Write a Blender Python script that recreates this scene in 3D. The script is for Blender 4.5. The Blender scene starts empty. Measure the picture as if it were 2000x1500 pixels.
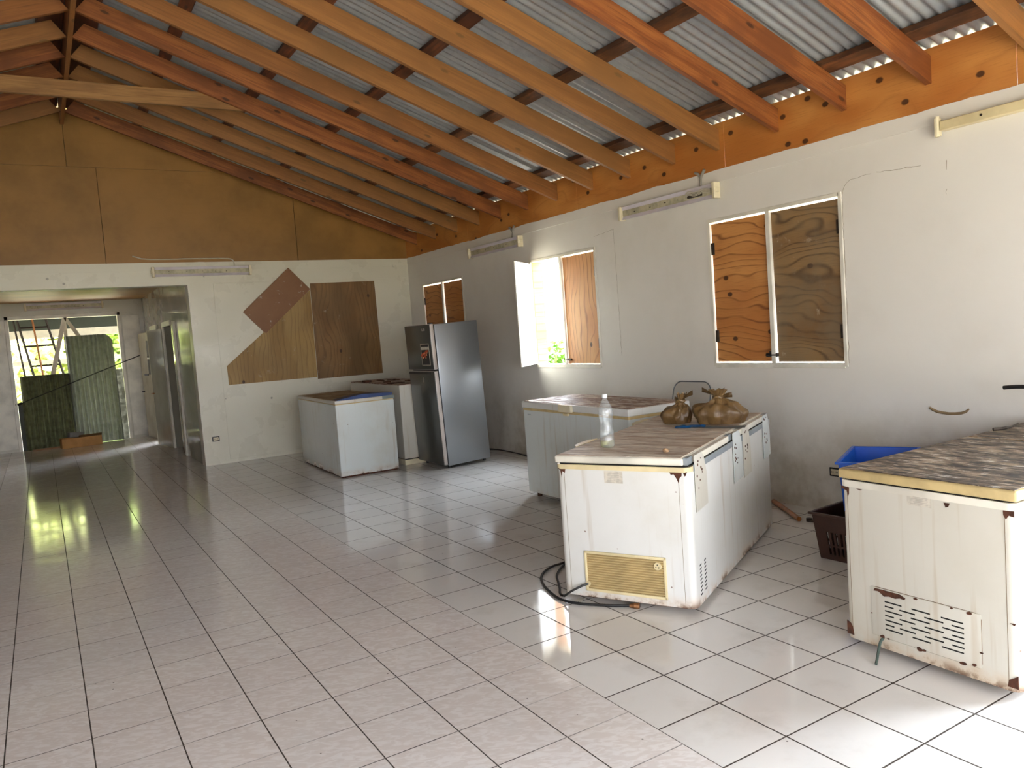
import bpy, bmesh, math, random
from mathutils import Vector, Matrix, noise as mnoise
R = random.Random(7)
C = bpy.context.scene.collection
scene = bpy.context.scene

# ------------------------------------------------------------------ camera, sky, sun, exposure
def look(yaw, pitch, roll):
    cy, sy, cp, sp = math.cos(yaw), math.sin(yaw), math.cos(pitch), math.sin(pitch)
    f = Vector((sy*cp, cy*cp, sp)); r = Vector((cy, -sy, 0)); u = r.cross(f)
    c, s = math.cos(roll), math.sin(roll)
    return c*r + s*u, -s*r + c*u, f
r_, u_, f_ = look(0.543372, -0.0714735, -0.0733762)
cam = bpy.data.objects.new('camera', bpy.data.cameras.new('camera'))
C.objects.link(cam)
cam.data.sensor_width = 36.0
cam.data.lens = 1514.70 / 2000 * 36.0
cam.data.clip_start = 0.05
cam.data.clip_end = 300
m4 = Matrix((r_, u_, -f_)).transposed().to_4x4()
m4.translation = Vector((0, 0, 1.55))
cam.matrix_world = m4
scene.camera = cam

world = bpy.data.worlds.new('sky'); scene.world = world; world.use_nodes = True
wn = world.node_tree
bg = wn.nodes['Background']
bg.inputs[0].default_value = (0.85, 0.905, 1.0, 1)
# hazy overcast sky, the cloud brighter on the side of the shuttered windows
tcw = wn.nodes.new('ShaderNodeTexCoord'); dot = wn.nodes.new('ShaderNodeVectorMath'); dot.operation = 'DOT_PRODUCT'
dot.inputs[1].default_value = Vector((1.0, 0.0, 0.75)).normalized(); wn.links.new(tcw.outputs['Generated'], dot.inputs[0])
mr = wn.nodes.new('ShaderNodeMapRange'); mr.interpolation_type = 'SMOOTHSTEP'
for k_, v_ in (('From Min', 0.5), ('From Max', 0.95), ('To Min', 3.0), ('To Max', 13.0)): mr.inputs[k_].default_value = v_
wn.links.new(dot.outputs['Value'], mr.inputs['Value']); wn.links.new(mr.outputs[0], bg.inputs[1])
mr2 = wn.nodes.new('ShaderNodeMapRange'); mr2.interpolation_type = 'SMOOTHSTEP'; mr2.inputs['From Min'].default_value = 0.5; mr2.inputs['From Max'].default_value = 0.95
cm = wn.nodes.new('ShaderNodeMix'); cm.data_type = 'RGBA'; cm.inputs[6].default_value = (0.87, 0.91, 1.0, 1); cm.inputs[7].default_value = (0.78, 0.88, 1.0, 1)
wn.links.new(dot.outputs['Value'], mr2.inputs['Value']); wn.links.new(mr2.outputs[0], cm.inputs[0]); wn.links.new(cm.outputs[2], bg.inputs[0])
sun = bpy.data.objects.new('sun', bpy.data.lights.new('sun', 'SUN')); C.objects.link(sun)
sun.data.energy = 11.0; sun.data.angle = math.radians(1.5); sun.data.color = (1.0, 0.95, 0.85)
sun.rotation_euler = (math.radians(9), math.radians(-6), 0)

def portal(loc, rot, sx, sy):
    d = bpy.data.lights.new('sky_portal', 'AREA'); d.shape = 'RECTANGLE'; d.size = sx; d.size_y = sy
    d.cycles.is_portal = True
    o = bpy.data.objects.new('sky_portal', d); C.objects.link(o); o.location = loc; o.rotation_euler = rot
H2 = math.pi/2
portal((5.02, 0.5, 1.08), (0, H2, 0), 2.15, 1.0)          # doorway in the right wall, beside the camera
portal((5.02, 7.0, 1.7), (0, H2, 0), 1.2, 1.22)           # half open window
for yc, wy in ((-0.75, 1.5),): portal((-3.98, yc, 1.65), (0, -H2, 0), 1.3, wy)
portal((1.15, -2.55, 1.3), (H2, 0, math.pi), 6.3, 2.6)
portal((0.45, 16.45, 1.6), (-H2, 0, math.pi), 1.7, 1.4)

vs = scene.view_settings
vs.view_transform = 'Standard'; vs.look = 'None'; vs.gamma = 1.0; vs.use_curve_mapping = False
vs.exposure = 1.95
cy_ = scene.cycles
cy_.max_bounces = 5; cy_.diffuse_bounces = 4; cy_.glossy_bounces = 3; cy_.transparent_max_bounces = 8
cy_.sample_clamp_indirect = 6.0
cy_.caustics_reflective = False; cy_.caustics_refractive = False

# ------------------------------------------------------------------ node helpers
def S(r, g, b):
    f = lambda c: c/12.92 if c <= 0.04045 else ((c+0.055)/1.055)**2.4
    return (f(r/255), f(g/255), f(b/255), 1)
class NT:
    def __init__(s, name, rough=0.5, metal=0.0, spec=0.5):
        s.m = bpy.data.materials.new(name); s.m.use_nodes = True
        s.t = s.m.node_tree; s.p = s.t.nodes['Principled BSDF']; s.out = s.t.nodes['Material Output']
        s.p.inputs['Roughness'].default_value = rough; s.p.inputs['Metallic'].default_value = metal
        s.p.inputs['Specular IOR Level'].default_value = spec
        s._tc = None
    def n(s, t, ins=None, **attrs):
        nd = s.t.nodes.new(t)
        for k, v in attrs.items(): setattr(nd, k, v)
        for k, v in (ins or {}).items(): s.put(nd.inputs[k], v)
        return nd
    def put(s, sock, v):
        if isinstance(v, bpy.types.NodeSocket): s.t.links.new(v, sock)
        else: sock.default_value = v
    def obj(s):
        if s._tc is None: s._tc = s.t.nodes.new('ShaderNodeTexCoord')
        return s._tc.outputs['Object']
    def rnd(s): return s.n('ShaderNodeObjectInfo').outputs['Random']
    def M(s, op, a, b=0.0, c=0.0, clamp=False):
        nd = s.n('ShaderNodeMath', {0: a, 1: b, 2: c}, operation=op); nd.use_clamp = clamp
        return nd.outputs[0]
    def vmul(s, v, k): return s.n('ShaderNodeVectorMath', {0: v, 1: k}, operation='MULTIPLY').outputs[0]
    def vadd(s, v, k): return s.n('ShaderNodeVectorMath', {0: v, 1: k}, operation='ADD').outputs[0]
    def sep(s, v):
        nd = s.n('ShaderNodeSeparateXYZ', {0: v}); return nd.outputs
    def comb(s, x, y, z): return s.n('ShaderNodeCombineXYZ', {0: x, 1: y, 2: z}).outputs[0]
    def noise(s, v, scale=5.0, detail=3.0, rough=0.55, dist=0.0):
        return s.n('ShaderNodeTexNoise', {'Vector': v, 'Scale': scale, 'Detail': detail, 'Roughness': rough, 'Distortion': dist}).outputs[0]
    def vor(s, v, scale):
        nd = s.n('ShaderNodeTexVoronoi', {'Vector': v, 'Scale': scale}); return nd.outputs
    def vor2(s, v, scale):
        nd = s.n('ShaderNodeTexVoronoi', voronoi_dimensions='2D'); s.put(nd.inputs['Vector'], v); s.put(nd.inputs['Scale'], scale); return nd.outputs
    def white(s, v): return s.n('ShaderNodeTexWhiteNoise', {'Vector': v}).outputs[0]
    def sm(s, x, a, b, lo=0.0, hi=1.0):
        return s.n('ShaderNodeMapRange', {'Value': x, 'From Min': a, 'From Max': b, 'To Min': lo, 'To Max': hi}, interpolation_type='SMOOTHSTEP').outputs[0]
    def mix(s, f, a, b, mode='MIX'):
        nd = s.n('ShaderNodeMix', data_type='RGBA', blend_type=mode)
        s.put(nd.inputs[0], f); s.put(nd.inputs[6], a); s.put(nd.inputs[7], b)
        return nd.outputs[2]
    def bump(s, h, strength=0.3, dist=0.01):
        b = s.n('ShaderNodeBump', {'Height': h, 'Strength': strength, 'Distance': dist})
        s.t.links.new(b.outputs[0], s.p.inputs['Normal'])
    def col(s, c): s.put(s.p.inputs['Base Color'], c); return s
    def set(s, k, v): s.put(s.p.inputs[k], v); return s

def plain(name, c, rough=0.5, metal=0.0, var=0.08, scale=6.0, spec=0.5):
    t = NT(name, rough, metal, spec)
    n = t.noise(t.obj(), scale, 4)
    d = tuple(x*(1-var*2) for x in c[:3]) + (1,)
    t.col(t.mix(t.sm(n, 0.35, 0.7), c, d)); return t.m

# ------------------------------------------------------------------ materials
def mat_paint(name, base, dirt, rough=0.35, low=0.0, spots=True, gloss=0.5):
    t = NT(name, rough, spec=gloss)
    o = t.obj(); x, y, z = t.sep(o)
    big = t.noise(o, 0.9, 5, 0.6)
    c = t.mix(t.sm(big, 0.45, 0.8, 0, 0.22), base, dirt)
    # grime near the floor
    lowm = t.M('MULTIPLY', t.sm(z, 0.75+0.35*low, 0.0), t.sm(t.noise(o, 2.2, 6, 0.65), 0.38, 0.68))
    c = t.mix(t.M('MULTIPLY', lowm, 0.35+0.4*low), c, dirt)
    if spots:
        dist, rc = t.vor(o, 5.5)[0], t.vor(o, 5.5)[1]
        k = t.sep(rc)[0]
        spot = t.M('MULTIPLY', t.M('LESS_THAN', dist, t.M('MULTIPLY', k, 0.09)), t.M('GREATER_THAN', k, 0.35))
        spot = t.M('MULTIPLY', spot, t.sm(t.noise(o, 14, 3), 0.45, 0.6))
        c = t.mix(t.M('MULTIPLY', spot, 0.55), c, S(70, 60, 50))
    t.col(c)
    t.set('Roughness', t.sm(t.noise(o, 3, 4), 0.3, 0.7, rough-0.06, rough+0.12))
    return t.m
WHITE = mat_paint('wall_paint', S(226, 221, 211), S(168, 155, 132), low=1.0)
WHITE2 = mat_paint('wall_paint_gloss', S(220, 215, 196), S(196, 188, 166), 0.28)
HALLW_SHADE = mat_paint('hall_paint_shaded', S(192, 186, 168), S(172, 162, 140), 0.28)  # wall paint darkened to put the hall's dimmer light into its colour
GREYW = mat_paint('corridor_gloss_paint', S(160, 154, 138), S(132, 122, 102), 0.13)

def mat_floor():
    t = NT('ceramic_tiles', 0.15)
    o = t.obj(); x, y, z = t.sep(o)
    right = t.M('GREATER_THAN', x, 1.852)
    s_ = t.M('ADD', 0.305, t.M('MULTIPLY', right, 0.0195))
    x0 = t.M('ADD', 0.03, t.M('MULTIPLY', right, 1.822)); y0 = t.M('ADD', 3.58, t.M('MULTIPLY', right, -1.395))
    def cell(v, v0):
        q = t.M('DIVIDE', t.M('SUBTRACT', v, v0), s_)
        fr = t.M('FRACT', q); d = t.M('MULTIPLY', t.M('MINIMUM', fr, t.M('SUBTRACT', 1.0, fr)), s_)
        return t.M('FLOOR', q), d
    cx, dx = cell(x, x0); cy, dy = cell(y, y0)
    rag = t.M('MULTIPLY', t.noise(o, 40, 3), 0.0022)
    rag = t.M('ADD', rag, t.M('MULTIPLY', right, 0.0009))
    gx = t.sm(dx, t.M('ADD', 0.0008, rag), t.M('ADD', 0.0024, rag), 1, 0)
    gy = t.sm(dy, t.M('ADD', 0.0006, rag), t.M('ADD', 0.0020, rag), 1, 0)
    fadey = t.M('MAXIMUM', right, t.sm(t.noise(o, 1.3, 3), 0.35, 0.6, 0.45, 1.0))
    gy = t.M('MULTIPLY', gy, fadey)
    g = t.M('MAXIMUM', gx, gy)
    idv = t.comb(cx, cy, 0.5)
    rn = t.white(idv)
    # marbled tiles
    off = t.vmul(t.comb(rn, t.white(t.vadd(idv, (3.1, 1.7, 0))), 0), (7, 7, 0))
    v = t.vadd(o, off)
    ang = t.n('ShaderNodeVectorRotate', {'Vector': v, 'Angle': 0.5}, rotation_type='Z_AXIS').outputs[0]
    mb = t.noise(t.vmul(ang, (16, 38, 1)), 1.0, 3, 0.5, 1.2)
    cl = t.mix(t.sm(mb, 0.42, 0.62), S(220, 211, 204), S(231, 225, 220))
    cl = t.mix(t.sm(t.noise(t.vmul(ang, (9, 16, 1)), 1.2, 3, 0.6, 0.6), 0.55, 0.72, 0, 0.35), cl, S(210, 198, 190))
    cl = t.mix(t.M('MULTIPLY', rn, 0.22), cl, S(208, 200, 194))
    cr = t.mix(t.M('MULTIPLY', rn, 0.25), S(226, 222, 216), S(210, 205, 198))
    smear = t.sm(t.noise(o, 2.6, 6, 0.65), 0.5, 0.75, 0, 0.28)
    cr = t.mix(smear, cr, S(176, 166, 152))
    c = t.mix(right, cl, cr)
    # specks of dirt
    vd = t.vor(o, 13); k = t.sep(vd[1])[0]
    sp = t.M('MULTIPLY', t.M('LESS_THAN', vd[0], 0.055), t.M('GREATER_THAN', k, 0.80))
    c = t.mix(t.M('MULTIPLY', sp, 0.7), c, S(66, 54, 42))
    t.col(t.mix(g, c, S(58, 48, 38)))
    rr = t.mix(right, (0.10, 0.10, 0.10, 1), (0.045, 0.045, 0.045, 1))
    rs = t.M('ADD', t.sep(rr)[0], t.sm(t.noise(o, 3.5, 5), 0.4, 0.75, 0.0, 0.09))
    t.set('Roughness', t.M('ADD', rs, t.M('MULTIPLY', g, 0.6)))
    h = t.M('ADD', t.M('MULTIPLY', g, -1.0), t.M('MULTIPLY', t.white(t.vadd(idv, (9, 9, 0))), 0.0))
    h = t.M('ADD', h, t.M('MULTIPLY', t.noise(o, 4, 2), 0.25))
    t.bump(h, 0.35, 0.002)
    return t.m
FLOOR = mat_floor()

def mat_timber(name, a, b, dark, axis=0, var=0.5, old=0.0, rough=0.55):
    """sawn pine, grain along the object's own length; every board a little different"""
    t = NT(name, rough)
    o = t.obj(); rn = t.rnd()
    v = t.vadd(o, t.comb(t.M('MULTIPLY', rn, 37.0), t.M('MULTIPLY', rn, 11.0), t.M('MULTIPLY', rn, 53.0)))
    k = [14, 14, 14]; k[axis] = 0.9
    g = t.noise(t.vmul(v, tuple(k)), 1.6, 5, 0.6, 0.5)
    c = t.mix(t.sm(g, 0.36, 0.62), a, b)
    fine = [90, 90, 90]; fine[axis] = 3.0
    c = t.mix(t.sm(t.noise(t.vmul(v, tuple(fine)), 1.0, 3), 0.5, 0.72, 0, 0.45), c, dark)
    blot = t.sm(t.noise(t.vmul(v, (1.6, 3, 3)), 1.0, 4), 0.46, 0.66, 0, 0.85)
    c = t.mix(blot, c, tuple(x*0.75 for x in b[:3]) + (1,))
    vx = t.sep(v); oth = [i for i in range(3) if i != axis]
    vo = t.vor2(t.comb(t.M('MULTIPLY', vx[axis], 2.2), t.M('MULTIPLY', t.M('ADD', vx[oth[0]], vx[oth[1]]), 6.0), 0), 1.0); kk = t.sep(vo[1])[0]
    kn = t.M('MULTIPLY', t.sm(vo[0], 0.11, 0.05), t.M('GREATER_THAN', kk, 0.6))
    c = t.mix(t.M('MULTIPLY', kn, 0.85), c, dark)
    grey = S(150, 112, 62)
    sel = t.sm(t.white(t.comb(rn, 0.3, 0.7)), 0.55, 0.85, 0, var)
    c = t.mix(sel, c, grey)
    if old: c = t.mix(t.sm(t.noise(t.vmul(v, (3, 8, 8)), 1.3, 5), 0.35, 0.65, 0, old), c, S(48, 26, 14))
    t.col(c)
    return t.m
PINE = mat_timber('pine_rafter', S(156, 94, 46), S(128, 70, 32), S(56, 26, 12))
PURLIN = mat_timber('dark_batten', S(128, 72, 40), S(86, 44, 24), S(30, 16, 8), old=0.75, var=0.2)
TIE = mat_timber('pale_tie_timber', S(160, 118, 68), S(136, 96, 52), S(80, 50, 24), var=0.0)

def mat_ply(name, a, b, line, along, across, freq=9.0, amp=1.3, weather=0.0, knots=0.6, rough=0.55, lw=0.10, seed=0.0, grey=None, ls=0.8):
    """rotary cut plywood: contour lines of a warped field; along/across pick the object axes"""
    t = NT(name, rough)
    o = t.vadd(t.obj(), (seed, seed*1.7, seed*0.6)); xyz = t.sep(o)
    u, w = xyz[along], xyz[across]
    base = t.noise(t.comb(t.M('MULTIPLY', u, 1.5), t.M('MULTIPLY', w, 3.4), seed), 1.0, 1.5, 0.4, 0.2)
    f = t.M('ADD', t.M('MULTIPLY', w, freq), t.M('MULTIPLY', base, amp*6))
    fr = t.M('FRACT', f); d = t.M('ABSOLUTE', t.M('SUBTRACT', fr, 0.5))
    ln = t.sm(d, 0.5-lw, 0.5)
    ln = t.M('MULTIPLY', ln, t.sm(t.noise(o, 3.0, 3), 0.3, 0.6, 0.35, 1.0))
    c = t.mix(t.sm(base, 0.35, 0.65), a, b)
    c = t.mix(t.M('MULTIPLY', fr, 0.14), c, line)
    c = t.mix(t.M('MULTIPLY', ln, ls), c, line)
    fi = t.noise(t.comb(t.M('MULTIPLY', u, 6), t.M('MULTIPLY', w, 120), 0), 1.0, 2)
    c = t.mix(t.sm(fi, 0.5, 0.75, 0, 0.3), c, line)
    if knots:
        vo = t.vor2(t.comb(t.M('MULTIPLY', u, 2.6), t.M('MULTIPLY', w, 3.6), 0), 1.0); kk = t.sep(vo[1])[0]
        kn = t.M('MULTIPLY', t.sm(vo[0], 0.085, 0.05), t.M('GREATER_THAN', kk, knots))
        ring = t.M('MULTIPLY', t.sm(vo[0], 0.30, 0.10), t.M('GREATER_THAN', kk, knots))
        c = t.mix(t.M('MULTIPLY', ring, 0.35), c, b)
        c = t.mix(t.M('MULTIPLY', kn, 0.9), c, S(52, 22, 8))
    if weather:
        wz = t.sm(t.noise(o, 2.6, 6, 0.65), 0.35, 0.62, 0, weather)
        c = t.mix(wz, c, grey or S(120, 106, 84))
        c = t.mix(t.sm(t.noise(o, 7, 6, 0.7), 0.62, 0.72, 0, 0.45), c, S(196, 186, 166))
    t.col(c)
    return t.m
FASCIA = mat_ply('fascia_plywood', S(206, 140, 70), S(182, 112, 48), S(140, 80, 34), 1, 2, 3.0, 0.5, 0, 0.25, lw=0.10, ls=0.22)
PLY_OR = mat_ply('orange_plywood', S(204, 142, 78), S(184, 118, 58), S(112, 60, 26), 1, 2, 15.0, 1.0, 0, 0.72, lw=0.13, seed=1.3)
PLY_ORV = mat_ply('orange_plywood_upright_grain', S(226, 174, 116), S(212, 150, 92), S(146, 84, 44), 2, 1, 13.0, 0.8, 0, 0.85, lw=0.14, seed=4.1)  # tones raised to put the light on this shutter into the colour
PLY_GREY = mat_ply('weathered_plywood', S(150, 118, 76), S(124, 92, 56), S(72, 48, 26), 1, 2, 15.0, 1.5, 0.55, 0.5, lw=0.2, seed=2.2)
PLY_BRD = mat_ply('bare_plywood_board', S(176, 142, 84), S(156, 120, 64), S(110, 78, 36), 2, 0, 16.0, 0.8, 0.15, 0.9, lw=0.2, seed=3.3, ls=0.45)
PLY_DRK = mat_ply('dark_plywood_board', S(146, 108, 62), S(124, 88, 46), S(84, 54, 24), 2, 0, 16.0, 1.0, 0.4, 0.85, lw=0.2, ls=0.5, seed=5.9, grey=S(112, 90, 58))

def mat_hardboard(name, a, b, scr=False):
    t = NT(name, 0.5); o = t.obj()
    c = t.mix(t.sm(t.noise(o, 1.3, 5, 0.6), 0.35, 0.7), a, b)
    c = t.mix(t.sm(t.noise(t.vmul(o, (1, 1, 14)), 1.5, 4), 0.55, 0.8, 0, 0.25), c, b)
    if scr:
        c = t.mix(t.sm(t.noise(o, 11, 7, 0.7, 0.8), 0.62, 0.66, 0, 0.85), c, S(196, 180, 166))
    t.col(c); return t.m
GABLE = mat_hardboard('gable_hardboard', S(156, 112, 50), S(130, 92, 36))
BROWNB = mat_hardboard('red_brown_hardboard', S(140, 96, 58), S(124, 80, 46), True)

def mat_zinc(name, a, b, rough=0.38, rust=0.15, sheet=1, axis='y', metal=0.42):
    t = NT(name, rough, metal); o = t.obj(); xyz = t.sep(o)
    ax = xyz[{'x': 0, 'y': 1}[axis]]
    rn = t.white(t.comb(t.M('FLOOR', t.M('DIVIDE', ax, 0.61)), 0.2, 0.4))
    sp = t.noise(o, 12, 4, 0.6)
    c = t.mix(t.sm(sp, 0.3, 0.7), a, b)
    c = t.mix(t.M('MULTIPLY', rn, 0.35), c, tuple(x*0.72 for x in a[:3]) + (1,))
    r_m = t.sm(t.noise(t.vmul(o, (1, 4, 1)), 2.0, 6, 0.65), 0.60, 0.78, 0, rust)
    c = t.mix(r_m, c, S(110, 70, 44))
    t.col(c); t.set('Roughness', t.sm(sp, 0.3, 0.7, rough-0.07, rough+0.1))
    t.set('Metallic', t.M('SUBTRACT', metal, t.M('MULTIPLY', r_m, 0.4)))
    return t.m
ZINC = mat_zinc('galvanised_roofing', S(172, 173, 170), S(158, 160, 160))
ZINC2 = mat_zinc('old_galvanised_sheet', S(158, 158, 150), S(140, 142, 134), 0.38, 0.12, axis='x', metal=0.85)
ZINC3 = mat_zinc('dark_galvanised_sheet', S(122, 122, 104), S(96, 96, 80), 0.42, 0.15, axis='x', metal=0.8)  # darker olive-grey zinc with slight rust

def mat_enamel(name, base, rough=0.28, z1=0.06, amt=1.0, edge=None):
    """white enamel with rust eating in from the bottom edge and drips"""
    t = NT(name, rough); o = t.obj(); x, y, z = t.sep(o)
    n = t.noise(o, 7, 6, 0.65)
    c = t.mix(t.sm(t.noise(o, 1.7, 5, 0.6), 0.42, 0.75, 0, 0.4), base, S(186, 178, 158))
    st = t.sm(t.noise(t.vmul(o, (22, 22, 1.1)), 1.0, 4), 0.56, 0.76, 0, 0.42)
    c = t.mix(st, c, S(168, 146, 112))
    rz = t.M('MULTIPLY', t.sm(z, z1*2.2, z1*0.5), t.sm(n, 0.50, 0.60))
    halo = t.M('MULTIPLY', t.sm(z, z1*3.2, z1*0.6), t.sm(n, 0.36, 0.62))
    c = t.mix(t.M('MULTIPLY', halo, 0.55*amt), c, S(196, 150, 92))
    c = t.mix(t.M('MULTIPLY', rz, amt), c, S(78, 42, 24))
    vd = t.vor(o, 9); k = t.sep(vd[1])[0]
    sp = t.M('MULTIPLY', t.M('LESS_THAN', vd[0], t.M('MULTIPLY', k, 0.055)), t.M('GREATER_THAN', k, 0.82))
    c = t.mix(t.M('MULTIPLY', sp, 0.75), c, S(104, 66, 40))
    t.col(c); t.set('Roughness', t.M('ADD', rough, t.M('MULTIPLY', rz, 0.5)))
    return t.m
ENAM = mat_enamel('white_enamel', S(214, 213, 208), 0.28, 0.034)
ENAM2 = mat_enamel('worn_white_enamel', S(200, 195, 182), 0.3, 0.036)
ENAM3 = mat_enamel('cool_white_enamel', S(208, 214, 212), 0.22, 0.035, 0.7)
RUST = plain('rust', S(84, 46, 26), 0.9, 0, 0.3, 40)
CREAM = plain('cream_plastic', S(222, 205, 160), 0.4, 0, 0.1)
LOUV = plain('grille_louvre', S(196, 172, 120), 0.5, 0, 0.12, 9)
GAPC = plain('grille_gap_shade', S(158, 134, 88), 0.7, 0, 0.12, 9)  # darker backing colour paints the shade between the louvres
CREAMD = plain('yellowed_grille_plastic', S(200, 176, 124), 0.5, 0, 0.12, 9)
IVORY = plain('ivory_plastic', S(226, 214, 182), 0.4)
BLACKP = plain('black_plastic', S(24, 23, 24), 0.4)
DARK = plain('dark_void', S(14, 12, 10), 0.9)  # also paints the shade inside slots and holes as flat shapes
DARKMET = plain('dark_steel', S(70, 60, 52), 0.5, 0.6, 0.2, 20)
BRASS = plain('tarnished_brass', S(150, 104, 66), 0.4, 0.7, 0.2, 30)
GALV = plain('grey_metal_strip', S(160, 168, 172), 0.45, 0.4, 0.1)
BLUEP = plain('blue_plastic', S(18, 92, 206), 0.35, 0, 0.08)
BLUED = plain('dark_blue_plastic', S(22, 56, 112), 0.4, 0, 0.1)
BROWNP = plain('dark_brown_plastic', S(62, 34, 22), 0.45, 0, 0.15)
PAPERW = plain('faded_label', S(206, 198, 182), 0.6, 0, 0.15, 30)
INK = plain('faded_grey_print', S(168, 160, 148), 0.7)
LAV = plain('lamp_reflector', S(214, 206, 212), 0.35, 0, 0.06)
CHAN = plain('dusty_lamp_channel', S(198, 190, 160), 0.5, 0, 0.2, 14)
WHITEP = plain('white_gloss_trim', S(226, 220, 204), 0.35, 0, 0.12, 4)
DOORP = plain('cream_door_paint', S(206, 196, 168), 0.22, 0, 0.12, 2)
DOORG = plain('grey_gloss_door_paint', S(176, 170, 154), 0.12, 0, 0.1, 2)
BAG = None
CARD = plain('cardboard', S(182, 132, 74), 0.7, 0, 0.12)
WIRE = plain('white_cable', S(206, 198, 176), 0.5)
STICK = plain('varnished_stick', S(164, 98, 42), 0.4, 0, 0.2, 12)
STEELG = NT('graphite_steel', 0.28, 0.65); STEELG.col(S(96, 97, 94)); STEELG = STEELG.m
STEELS = NT('grey_painted_steel', 0.36, 0.7); STEELS.col(S(150, 154, 157)); STEELS = STEELS.m
STEELL = plain('light_door_edge', S(196, 186, 178), 0.4, 0.2)
RED = plain('orange_print', S(206, 84, 44), 0.5); NAVY = plain('dark_print', S(26, 26, 30), 0.4)
PINKP = plain('pale_orange_print', S(226, 150, 110), 0.5)
BLUEW = plain('blue_wrapper', S(30, 130, 206), 0.35, 0, 0.2, 25)
GREEN = plain('leaf_green', S(176, 200, 100), 0.5, 0, 0.25, 3)
GRASS = plain('grass_ground', S(152, 144, 120), 0.9, 0, 0.3, 1.5)
PALE = plain('pale_fence_paint', S(226, 216, 196), 0.6)
OUTCONC = plain('pale_concrete', S(190, 184, 172), 0.8)
DKGREEN = plain('dark_green_boarding', S(58, 62, 52), 0.6)

def mat_lid(name, pale, mid_, dark, kx, ky, lo=0.40, white=0.5, dk=0.6):
    """peeling, filthy lid skin: streaks stretched along one axis"""
    t = NT(name, 0.6); o = t.obj()
    v = t.vmul(o, (kx, ky, 4))
    a = t.noise(v, 1.0, 8, 0.68, 0.6)
    b = t.noise(t.vmul(o, (kx*2.6, ky*2.0, 4)), 1.0, 8, 0.7, 0.4)
    w = t.noise(o, 2.2, 4, 0.6)
    c = t.mix(t.sm(a, lo, lo+0.2), pale, mid_)
    c = t.mix(t.sm(b, 0.47, 0.58, 0, dk), c, dark)
    c = t.mix(t.M('MULTIPLY', t.sm(b, 0.44, 0.37), white), c, S(216, 208, 194))
    c = t.mix(t.sm(w, 0.5, 0.72, 0, 0.5), c, mid_)
    t.col(c); t.set('Roughness', t.sm(a, 0.3, 0.7, 0.35, 0.75)); t.bump(b, 0.4, 0.003)
    return t.m
LIDM = mat_lid('stained_brown_lid', S(222, 212, 194), S(186, 162, 138), S(112, 82, 62), 16, 3.2, 0.44, 0.6, 0.5)
LIDR = mat_lid('blackened_lid', S(150, 126, 98), S(98, 84, 70), S(38, 34, 32), 13, 4.5, 0.38, 0.75, 0.95)
LIDB = mat_lid('rust_brown_lid', S(196, 180, 160), S(134, 98, 78), S(78, 44, 32), 4, 12)
LIDS = mat_lid('tan_lid', S(190, 172, 140), S(160, 132, 96), S(110, 84, 56), 4, 3, 0.4, 0.2, 0.3)

def mat_bag():
    t = NT('brown_kraft', 0.55); o = t.obj()
    c = t.mix(t.sm(t.noise(o, 9, 5), 0.35, 0.7), S(114, 88, 52), S(86, 63, 35))
    t.col(c); t.bump(t.noise(o, 26, 4, 0.6, 0.8), 0.35, 0.012)
    t.set('Roughness', 0.42)
    return t.m
BAG = mat_bag()
def mat_clear(name, tint, gl=0.10, rough=0.06, fog=0.06):
    m = bpy.data.materials.new(name); m.use_nodes = True; nt = m.node_tree; nt.nodes.clear()
    out = nt.nodes.new('ShaderNodeOutputMaterial'); tr = nt.nodes.new('ShaderNodeBsdfTransparent'); tr.inputs[0].default_value = tint
    g = nt.nodes.new('ShaderNodeBsdfGlossy'); g.inputs['Roughness'].default_value = rough
    df = nt.nodes.new('ShaderNodeBsdfDiffuse'); df.inputs[0].default_value = (0.85, 0.88, 0.9, 1)
    lw = nt.nodes.new('ShaderNodeLayerWeight'); lw.inputs[0].default_value = 0.35
    ad = nt.nodes.new('ShaderNodeMath'); ad.operation = 'MULTIPLY_ADD'; ad.inputs[1].default_value = 0.22; ad.inputs[2].default_value = gl
    nt.links.new(lw.outputs['Fresnel'], ad.inputs[0])
    m1 = nt.nodes.new('ShaderNodeMixShader'); m2 = nt.nodes.new('ShaderNodeMixShader'); m2.inputs[0].default_value = fog
    nt.links.new(ad.outputs[0], m1.inputs[0]); nt.links.new(tr.outputs[0], m1.inputs[1]); nt.links.new(g.outputs[0], m1.inputs[2])
    nt.links.new(m1.outputs[0], m2.inputs[1]); nt.links.new(df.outputs[0], m2.inputs[2]); nt.links.new(m2.outputs[0], out.inputs[0])
    return m
CLEAR = mat_clear('clear_plastic', (0.985, 0.99, 0.99, 1), 0.03, 0.10, 0.03)
CLEARP = mat_clear('clear_bottle_plastic', (0.93, 0.95, 0.95, 1), 0.06, 0.06, 0.10)
LIQ = mat_clear('yellowish_liquid', (0.86, 0.84, 0.55, 1), 0.04, 0.05, 0.15)

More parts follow.
